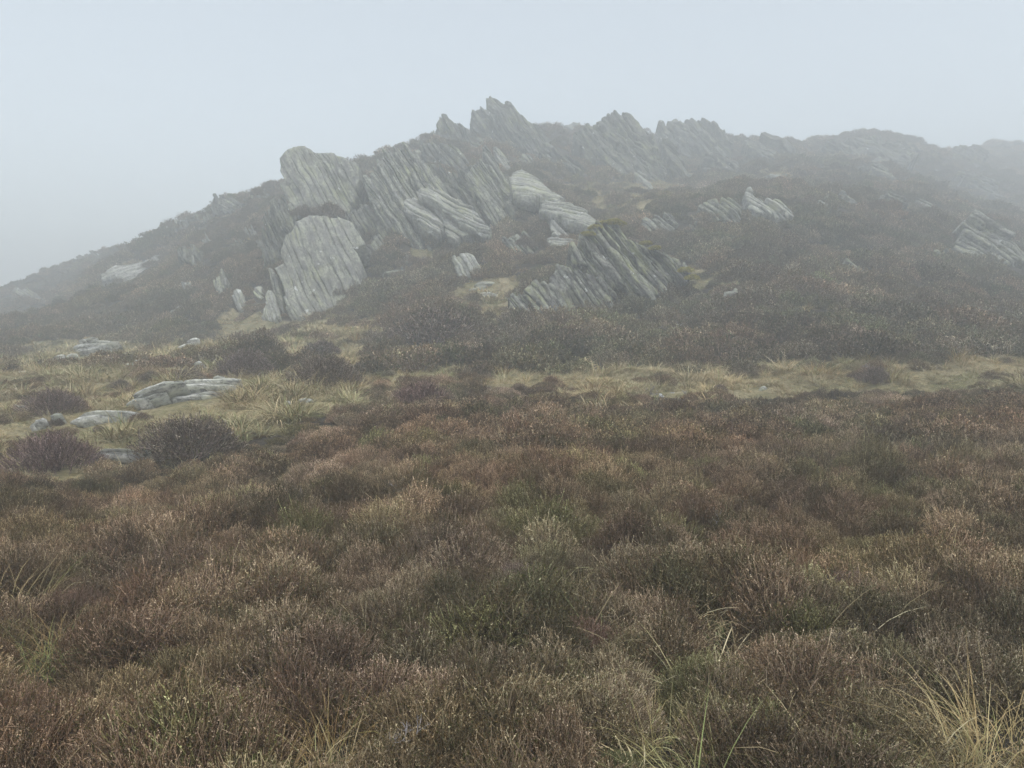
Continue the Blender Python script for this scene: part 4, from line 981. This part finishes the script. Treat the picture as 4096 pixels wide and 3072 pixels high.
def spread_heather(name, label, y0, y1, cell, seed, meshes, smin, smax, margin=2.0, flat=1.0, hole=0.1, mound=0.8):
    g = np.random.default_rng(seed)
    x, y = jitter_cells(y0, y1, cell, seed, margin)
    cd, wid = cushions(x + 0.35 * fbm(x / 0.7, y / 0.7, 3, 2), y, mound, 47)
    dome = np.sqrt(np.clip(1 - cd ** 2, 0, 1))
    gm = gmask(x, y); cv = cover(x, y)
    lone = vnoise(x / 0.8, y / 0.8, 71)
    keep = (cv < 0.3) & ((gm < 0.35) | ((lone > 0.64) & (y > 9))) & ((dome > hole) | (g.random(len(x)) < np.where(y < 17, 0.28, 0.4)))
    keep &= ((x * x + y * y) > 1.4) & ~taken(x, y)
    x, y, dome, wid, gm = x[keep], y[keep], dome[keep], wid[keep], gm[keep]
    n = len(x)
    s = smin + (smax - smin) * np.clip(0.92 * dome * (0.55 + 0.6 * ((wid * 53) % 1.0)) + g.normal(0, 0.09, n), 0, 1)
    edge = np.maximum(gmask(x, y + 0.7), gmask(x - 0.4, y + 1.4))
    edge2 = np.maximum(edge, np.maximum(gmask(x, y + 1.4), gmask(x - 0.3, y + 2.3)))
    s *= np.where(gm > 0.35, 0.75, 1.0) * np.where((edge > 0.4) & (y < 16), 0.62, np.where((edge2 > 0.4) & (y < 16), 0.78, 1.0))
    z = ground(x, y)
    rot = np.stack([g.normal(0, 0.12, n), g.normal(0, 0.12, n), g.uniform(0, 6.28, n)], -1)
    wide = np.maximum(s, smin + 0.25 * (smax - smin))
    sc = np.stack([wide * g.uniform(0.9, 1.2, n), wide * g.uniform(0.9, 1.2, n), s * flat * g.uniform(0.85, 1.15, n)], -1)
    return scatter(name, label, 'heather', np.stack([x, y, z - 0.02], -1), rot, sc, np.where(g.random(n) < 0.15 + 0.95 * dome, g.integers(0, 6, n), g.integers(6, 9, n)), heath_tint(x, y, g, wid), meshes, M_HEATHER)


# grass
TUFT_N = [tuft_mesh('grass_near', 400 + i, 30, 0.07, 0.14, 0.40, 0.0016, 0.12, 1.1, 1.3) for i in range(5)]
TUFT_M = [tuft_mesh('grass_mid', 420 + i, 46, 0.13, 0.08, 0.28, 0.0042, 0.16, 1.0, 1.1) for i in range(6)]
TUFT_F = [tuft_mesh('grass_far', 440 + i, 46, 0.22, 0.12, 0.36, 0.010, 0.15, 0.9, 1.0) for i in range(5)]
def grass_tint(x, y, g):
    n = len(x)
    a = fbm(x / 1.6, y / 1.6, 501, 3) * 2.4 + g.normal(0, 0.22, n)
    gr = np.clip(a * 1.1 - 0.1, 0, 1)[:, None]; pale = np.clip(-a * 1.6, 0, 1)[:, None]
    t = np.ones((n, 3)) * (1 - gr) + gr * np.array([0.66, 0.80, 0.58])
    t = t * (1 - pale) + t * pale * np.array([1.12, 1.06, 0.95])
    return t * (0.85 + 0.6 * g.random((n, 1))) * np.array([0.96, 0.97, 0.98])
def spread_grass(name, label, y0, y1, cell, seed, meshes, smin, smax, zone=True, prob=1.0):
    g = np.random.default_rng(seed)
    x, y = jitter_cells(y0, y1, cell, seed)
    gm = gmask(x, y); cv = cover(x, y)
    keep = (cv < 0.3) & (g.random(len(x)) < prob)
    cd, _ = cushions(x + 0.35 * fbm(x / 0.7, y / 0.7, 3, 2), y, 0.55, 47)
    keep &= ((gm <= 0.4) & (vnoise(x / 2.6, y / 2.6, 91) > 0.52)) if zone == 'slope' else ((cd > 1.05) & (vnoise(x / 1.7, y / 1.7, 93) > 0.45)) if zone == 'gap' else (gm > 0.4) if zone else ((gm <= 0.4) & (vnoise(x / 1.3, y / 1.3, 91) > 0.60))
    keep &= ((x * x + y * y) > 2.2) & ((zone is not True) | ~taken(x, y))
    x, y = x[keep], y[keep]; n = len(x)
    s = smin + (smax - smin) * np.clip(vnoise(x / 0.7, y / 0.7, 55) ** 2.2 * 1.2 + g.normal(0, 0.10, n), 0, 1)
    rot = np.stack([g.normal(0, 0.15, n), g.normal(0, 0.15, n), g.uniform(0, 6.28, n)], -1)
    return scatter(name, label, 'grass', np.stack([x, y, ground(x, y)], -1), rot, np.repeat(s[:, None], 3, 1) * np.array([1, 1, 0.8]),
                   g.integers(0, len(meshes), n), grass_tint(x, y, g), meshes, M_GRASS)

# ------------------------------------------------------------------ plants that stand alone
BUSH = {
 'near': [heather_mesh('foliage', 600 + i, parts=True, R=0.5, H=0.44, n=2100, nb=17, bl=0.0095, bw=0.0024, sr=0.0017, nw=34, blob=0.05) for i in range(3)],
 'mid': [heather_mesh('foliage', 620 + i, parts=True, R=0.5, H=0.46, n=1300, nb=9, bl=0.017, bw=0.0048, sr=0.0032, nw=26, blob=0.01) for i in range(3)],
 'far': [heather_mesh('foliage', 640 + i, parts=True, R=0.5, H=0.42, n=700, nb=7, bl=0.030, bw=0.0100, sr=0.0055, nw=14, blob=0.0) for i in range(3)]}
BG = 'separate heather bushes'
for i, (px_, py_, wpx, hf, tint, lb, Y_) in enumerate([
 (218, 1882, 330, 1.0, (1.05, 0.90, 1.02), 'large purple brown heather bush on the left meadow, above the whitish stone at the edge', None),
 (760, 1835, 480, 0.75, (0.95, 0.93, 0.92), 'broad brown heather bush between the largest meadow slab and the foreground heath', None),
 (215, 1660, 240, 0.9, (1.0, 0.9, 0.98), 'dark round heather bush near the left edge beside a flat stone', None),
 (482, 1560, 80, 1.0, (0.85, 0.85, 0.86), 'smallest dark heather bush, alone on grass left of the round meadow bush', None),
 (603, 1538, 100, 1.05, (0.9, 0.9, 0.9), 'round meadow bush of heather between two small stones', None),
 (753, 1542, 155, 0.9, (0.9, 0.88, 0.92), 'heather bush just behind the largest meadow slab', None),
 (985, 1512, 280, 0.8, (0.95, 0.9, 1.0), 'wide purple grey heather bush right of the largest meadow slab', None),
 (1300, 1545, 290, 0.85, (0.92, 0.9, 0.9), 'dark heather bush in front of the two touching boulders', None),
 (1290, 1420, 160, 0.8, (0.9, 0.86, 0.92), 'low heather bush right behind the touching boulders', None),
 (395, 1742, 84, 1.0, (1.0, 0.92, 1.0), 'small heather bush hiding the front of the mossy edged flat stone', None),
 (225, 1708, 74, 1.0, (0.9, 0.9, 0.9), 'little heather bush at the tip of the slanting flat stone', None),
 (560, 1690, 110, 0.7, (1.05, 0.95, 1.0), 'flat brown heather bush right of the mossy edged flat stone', None),
 (1735, 1378, 360, 0.85, (1.0, 0.95, 0.95), 'big heather mound in the middle of the slope, left of the ribbed outcrop', None),
 (1690, 1640, 290, 0.8, (1.05, 0.86, 0.92), 'dark reddish heather bush at the left end of the grass path', None),
 (3495, 1538, 130, 1.1, (0.88, 0.84, 0.88), 'dark heather bush standing in the grass path toward the right', None),
 (2878, 1575, 72, 1.0, (0.95, 0.85, 0.85), 'small round heather bush on the grass path between the white and the triangular stone', None),
 (3085, 1628, 66, 1.0, (0.6, 0.8, 0.55), 'small dark green bush at the near edge of the grass path', None),
 (1222, 868, 110, 0.9, (0.85, 0.84, 0.86), 'heather tuft on the ledge above the broad leaning slab, left one', 28.2),
 (1320, 866, 130, 0.9, (0.9, 0.86, 0.86), 'heather tuft on the ledge above the broad leaning slab, right one', 28.3),
 (1395, 1205, 110, 0.9, (0.85, 0.84, 0.86), 'dark heather bush at the right foot of the broad leaning slab', None),
 (2100, 985, 90, 1.0, (0.85, 0.84, 0.86), 'dark heather tuft on top of the dark sunk plates', 26.0),
 (740, 2800, 330, 0.85, (0.78, 1.0, 0.6), 'fresh green heather bush near the bottom left corner', None),
 (3400, 2360, 290, 1.0, (1.30, 1.20, 1.32), 'tall pinkish grey twiggy heather bush on the right of the heath', None),
 (3600, 2420, 240, 0.8, (1.45, 1.42, 1.50), 'pale silver grey heather bush behind the dark gap on the right', None),
 (3890, 2650, 360, 0.75, (1.10, 0.92, 1.10), 'purple tinged heather bush above the big straw tussock at right', None),
 (2050, 2330, 330, 0.85, (1.28, 1.22, 1.28), 'leggy grey heather bush with bare stems in the centre of the heath', None),
 (2440, 3010, 380, 0.75, (0.80, 1.0, 0.62), 'green heather bush near the bottom edge, right of centre', None),
 (2330, 2560, 430, 0.8, (1.2, 0.98, 0.92), 'russet heather mound with white specks in the centre foreground', None),
 (540, 2200, 300, 0.8, (1.3, 1.02, 0.98), 'pinkish brown heather bush on the left of the foreground heath', None),
 (250, 2460, 380, 0.8, (1.05, 0.86, 0.78), 'dark rust heather bush behind the straw tussock at the left edge', None),
]):
    p = hit_ground(px_, py_) if Y_ is None else px_at(px_, py_, deepen(Y_))
    if p[1] < 8.4: p = hit_ground(px_, py_ - 90, 0.2)
    if Y_ is None and p[1] < 12: p[2] -= 0.02
    lod = 'near' if p[1] < 8.5 else 'mid' if p[1] < 20 else 'far'
    e = empty('heather_bush', p, lb, 'bush', BG)
    sc = wpx / FPX * p[1]
    CLEAR.append((p[0], p[1], 0.36 * sc))
    e.scale = (sc, sc * 0.9, sc * hf); e.rotation_euler = (0, 0, 1.3 * i)
    fm, sm = BUSH[lod][i % 3]
    for nm, m_, t_ in (('foliage', fm, tint), ('stem_cluster', sm, (1.2, 1.15, 1.15))):
        o = obj(nm, m_, e); o['tint'] = [1.15 * float(v) for v in t_]

TUS = {
 'near': [tuft_mesh('grass_tussock', 700 + i, 230, 0.22, 0.22, 0.60, 0.0014, 0.10, 1.2, 1.45) for i in range(3)],
 'mid': [tuft_mesh('grass_tussock', 720 + i, 110, 0.16, 0.25, 0.62, 0.0050, 0.22, 0.9, 0.8) for i in range(3)],
 'far': [tuft_mesh('grass_tussock', 740 + i, 90, 0.18, 0.25, 0.60, 0.0110, 0.2, 0.9, 0.8) for i in range(3)]}
TG = 'grass tussocks'
for i, (px_, py_, wpx, tint, lb) in enumerate([
 (60, 2400, 560, (1.0, 0.98, 0.85), 'pale straw tussock cut by the left edge of the picture'),
 (130, 2640, 240, (0.62, 0.82, 0.5), 'greenish tussock low at the left edge, below the straw one'),
 (1490, 2540, 440, (1.1, 1.1, 1.05), 'bleached tussock with long arching blades left of the picture centre'),
 (2380, 2360, 300, (0.9, 0.88, 0.75), 'arching thin tussock behind the russet heather mound'),
 (2860, 2430, 200, (1.0, 1.05, 0.9), 'pale green tussock left of the tall pinkish grey bush'),
 (4010, 3010, 1050, (1.15, 1.1, 0.92), 'big straw tussock in the bottom right corner'),
 (4075, 2880, 900, (1.15, 1.12, 0.95), 'pale tussock at the right edge behind the big corner tussock'),
 (3900, 3090, 900, (1.1, 1.05, 0.85), 'dry tussock at the bottom edge, left of the big corner tussock'),
 (3790, 2990, 480, (0.85, 0.85, 0.7), 'thinner tussock just left of the big corner tussock'),
 (2710, 2960, 330, (0.85, 0.9, 0.68), 'spiky star shaped tussock near the bottom, right of centre'),
 (2900, 3090, 330, (0.8, 0.9, 0.65), 'low tussock at the bottom edge right of the spiky one'),
 (1350, 2950, 560, (1.0, 0.86, 0.62), 'golden trampled tussock at the bottom, left of centre'),
 (1180, 3120, 420, (0.95, 0.86, 0.65), 'wide dry tussock at the bottom edge under the golden one'),
 (2090, 2165, 200, (0.95, 0.95, 0.65), 'yellow green tussock in a gap of the heath above the leggy grey bush'),
 (240, 2560, 220, (0.9, 0.75, 0.55), 'brown fallen tussock below the dark rust bush'),
 (3070, 1960, 150, (0.9, 0.8, 0.65), 'wispy tan tussock in the upper right of the heath'),
 (2450, 1665, 140, (1.05, 0.86, 0.62), 'orange tan tussock just in front of the grass path'),
 (2550, 1655, 90, (1.1, 0.9, 0.66), 'smaller orange tan tussock beside the first one in front of the path'),
 (1640, 1535, 150, (1.05, 1.0, 0.85), 'pale tussock at the left end of the path beside the dark reddish bush'),
 (2010, 1500, 140, (1.0, 0.88, 0.66), 'tan tussock at the back of the path left of the white stone'),
 (3300, 1500, 150, (1.0, 0.92, 0.7), 'yellow tussock on the back edge of the path at right'),
 (3560, 1530, 150, (0.95, 0.95, 0.72), 'tussock just right of the dark bush in the path'),
 (1420, 1372, 110, (1.1, 1.02, 0.9), 'pale tussock growing above the rounded pale boulder'),
 (1900, 1290, 90, (1.1, 0.92, 0.68), 'orange tussock below the yellow grass ledge'),
 (2850, 955, 70, (1.1, 1.05, 0.85), 'lone pale tussock under the two ribbed humps'),
 (2900, 1115, 100, (1.05, 0.98, 0.7), 'yellow tussock beside the flat grey stone at the end of the strip'),
 (3225, 1250, 70, (1.05, 0.98, 0.75), 'little yellow tussock alone in the dark heather of the right slope'),
 (930, 1500, 90, (1.0, 0.92, 0.7), 'tan tussock right of the tip of the largest meadow slab'),
]):
    p = hit_ground(px_, py_)
    if p[1] < 8.4: p = hit_ground(px_, py_ - 30, 0.16)
    lod = 'near' if p[1] < 8.5 else 'mid' if p[1] < 20 else 'far'
    o = obj('grass_tussock', TUS[lod][i % 3], None, tuple(p), lb, 'grass tussock', TG)
    s_ = wpx / FPX * p[1] / 0.85
    if lod == 'near': s_ = max(0.95 * s_, 0.66); p[2] += 0.05
    CLEAR.append((p[0], p[1], (0.32 if lod == 'near' else 0.2) * s_))
    if lod == 'near': CLEAR.append((p[0] * 0.9, p[1] * 0.9, 0.2 * s_))
    o.scale = (s_, s_, s_ * 0.85 if p[1] > 8.5 else s_); o.rotation_euler = (0, 0, 2.1 * i); o['tint'] = [0.95 * float(v) for v in tint]

def branch_mesh(name, seed, L, r, up, levels=3, kids=3):
    g = np.random.default_rng(seed)
    polys = []
    def grow(p, d, L, r, lv):
        pts = [p]; n = 6
        for k in range(n - 1):
            d = unit(d + g.normal(0, 0.30, 3) + np.array([0, 0, 0.05]))
            pts.append(pts[-1] + d * L / (n - 1))
        polys.append((np.array(pts), r * np.linspace(1, 0.45, n)))
        if lv > 0:
            for k in range(kids):
                j = int(g.integers(1, n))
                grow(pts[j], unit(d + g.normal(0, 0.65, 3) + np.array([0, 0, 0.15])), L * g.uniform(0.4, 0.7), r * 0.58, lv - 1)
    for k in range(3):
        a = g.uniform(0, 6.28)
        grow(np.array([0.0, 0.0, -0.03]), unit(np.array([math.cos(a), math.sin(a), up])), L * g.uniform(0.6, 1), r, levels)
    V, F = tubes(np.array([p for p, _ in polys]), np.array([q for _, q in polys]), 4)
    return mesh_data(name, V, [F], M_WOOD)
for i, (px_, py_, wpx, up, lb, rise) in enumerate([
 (1225, 1990, 190, 0.5, 'bleached dead heather branch on the left part of the heath', 0.18),
 (1600, 1960, 150, 1.0, 'bare grey heather stems left of the picture centre, upper heath', 0.12),
 (2195, 1985, 120, 1.4, 'pale pinkish dead twigs standing in the upper heath near the centre', 0.16),
 (2880, 2110, 150, 1.6, 'lilac grey dead twigs standing right of centre', 0.16),
 (1610, 2950, 240, 0.25, 'grey driftwood like branch lying near the bottom centre', 0.20),
 (930, 2700, 200, 1.2, 'bare woody stems beside the green bush at bottom left', 0.10),
 (3330, 2600, 220, 0.5, 'dark crooked stems in the gap on the right', 0.12),
 (2600, 1585, 90, 2.2, 'bare little dead shrub left of the white stone on the path', 0.0),
 (2740, 1580, 60, 2.0, 'thin bare twig right of the white stone on the path', 0.0),
 (2660, 1330, 110, 1.2, 'grey dead twigs in heather below the ribbed outcrop', 0.15),
 (3480, 1480, 80, 0.5, 'tangle of pale dead twigs at the back of the path near the dark bush', 0.1),
]):
    p = hit_ground(px_, py_, rise); p[2] += rise
    CLEAR.append((p[0], p[1], 0.25 * wpx / FPX * p[1])); CLEAR.append((p[0] * 0.94, p[1] * 0.94, 0.2 * wpx / FPX * p[1]))
    Lr = 0.5 * wpx / FPX * p[1]
    obj('dead_branch', branch_mesh('dead_branch', 800 + i, Lr, max(0.0028, 0.0007 * p[1]), up, 2), None, tuple(p), lb, 'dead branch', 'dead heather wood')

# moss cushions on the ribbed outcrop
def moss_mesh(name, seed, rx, ry, rz):
    g = np.random.default_rng(seed); n = 700
    d = unit(g.normal(0, 1, (n, 3))); d[:, 2] = np.abs(d[:, 2])
    lump = (1 + 0.5 * fbm(d[:, 0] * 2.2 + seed, d[:, 1] * 2.2, seed, 2))[:, None]
    c = d * lump * np.array([rx, ry, rz]) * g.uniform(0.75, 1.0, (n, 1))
    o = unit(d + g.normal(0, 0.5, (n, 3))); sd = unit(np.cross(o, g.normal(0, 1, (n, 3))))
    V = np.stack([c - sd * 0.03, c + sd * 0.03, c + o * 0.06], 1).reshape(-1, 3)
    C = np.repeat(np.array([[0.34, 0.30, 0.08]]) * g.uniform(0.6, 1.25, (n, 1)), 3, axis=0)
    return mesh_data(name, V, [np.arange(n * 3).reshape(-1, 3)], M_MOSS, {'Col': ('FLOAT_COLOR', rgba(C))})
for i, (px_, py_, Y_, rx, rz) in enumerate([(2350,930,22.6,.28,.10),(2385,905,22.8,.25,.12),(2420,886,23.0,.22,.10),(2455,880,23.0,.30,.10),(2482,888,23.0,.2,.09),(2585,965,22.6,.2,.08),(2620,985,22.5,.2,.08),(2740,1075,22.0,.26,.12),(2768,1105,21.9,.24,.12)]):
    p = px_at(px_, py_, deepen(Y_) - 0.2)
    p[2] -= 0.10; rx, rz = 1.15 * rx, 1.2 * rz
    o = obj('moss_cushion', moss_mesh('moss_cushion', 900 + i, rx, 0.35, rz), o_main, tuple(p - pO))
    o['tint'] = [1.0, 1.0, 1.0]

# ------------------------------------------------------------------ ground cover
spread_heather('heather_carpet', 'unbroken brown heather carpet of the foreground', 0.4, 8.5, 0.165, 1, NEAR_V, 0.36, 1.12, margin=2.0, mound=0.55)
spread_heather('heather_carpet', 'brown heather from the foreground back to the grass path', 8.5, 18.0, 0.22, 2, MID_V, 0.36, 1.18, flat=0.9, mound=0.75)
spread_heather('heather_cover', 'dark hazy heather covering the slope below the crags', 18.0, 58.0, 0.46, 3, FAR_V, 0.55, 1.9, mound=1.9)
spread_heather('heather_cover', 'fog faded heather over the upper ridge', 58.0, 165.0, 0.95, 4, FAR_V, 1.0, 3.0, flat=0.8, mound=3.4)
spread_grass('meadow_grass', 'straw and green grass of the left meadow and the path', 6.0, 20.0, 0.095, 11, TUFT_M, 0.20, 1.25)
spread_grass('tussocky_grass', 'shaggy straw coloured grass tufts standing up from the turf of path and meadow', 6.0, 30.0, 0.40, 16, TUS['mid'], 0.40, 1.35, prob=0.6)
spread_grass('hill_grass', 'pale hazy grass in patches among the crags', 20.0, 105.0, 0.34, 12, TUFT_F, 0.5, 1.6)
spread_grass('heath_grass', 'thin dry grass blades growing through the foreground heather', 1.0, 12.0, 0.27, 13, TUFT_N, 0.75, 1.5, zone=False, prob=0.7)
spread_grass('litter_grass', 'flattened straw and moss in the hollows between foreground heather', 0.8, 9.0, 0.15, 15, TUFT_M, 0.35, 0.75, zone='gap')
spread_grass('slope_grass', 'dry grass sprigs among the heather on the slope', 12.0, 70.0, 0.62, 14, TUFT_F, 0.6, 1.5, zone='slope', prob=0.8)

# ------------------------------------------------------------------ haze
hm = bpy.data.materials.new('haze'); hm.use_nodes = True
hn = hm.node_tree; hn.nodes.clear()
ho = hn.nodes.new('ShaderNodeOutputMaterial'); hv = hn.nodes.new('ShaderNodeVolumePrincipled')
hv.inputs['Color'].default_value = (0.970, 0.995, 1.0, 1)
hv.inputs['Density'].default_value = HAZE_DENSITY
hv.inputs['Anisotropy'].default_value = 0.25
hn.links.new(hv.outputs[0], ho.inputs['Volume'])
HX0, HX1, HY0, HY1 = -340.0, 380.0, -80.0, 460.0
HZ0, HZ1 = float(HH.min()) - 1.0, max(float(HH.max()), 33.0) + 1.5
hV = np.array([(x, y, z) for x in (HX0, HX1) for y in (HY0, HY1) for z in (HZ0, HZ1)])
hF = np.array([[0, 1, 3, 2], [4, 6, 7, 5], [0, 4, 5, 1], [2, 3, 7, 6], [0, 2, 6, 4], [1, 5, 7, 3]])
obj('haze', mesh_data('haze', hV, [hF], hm), kind='stuff', label='pale grey hill fog filling the air')
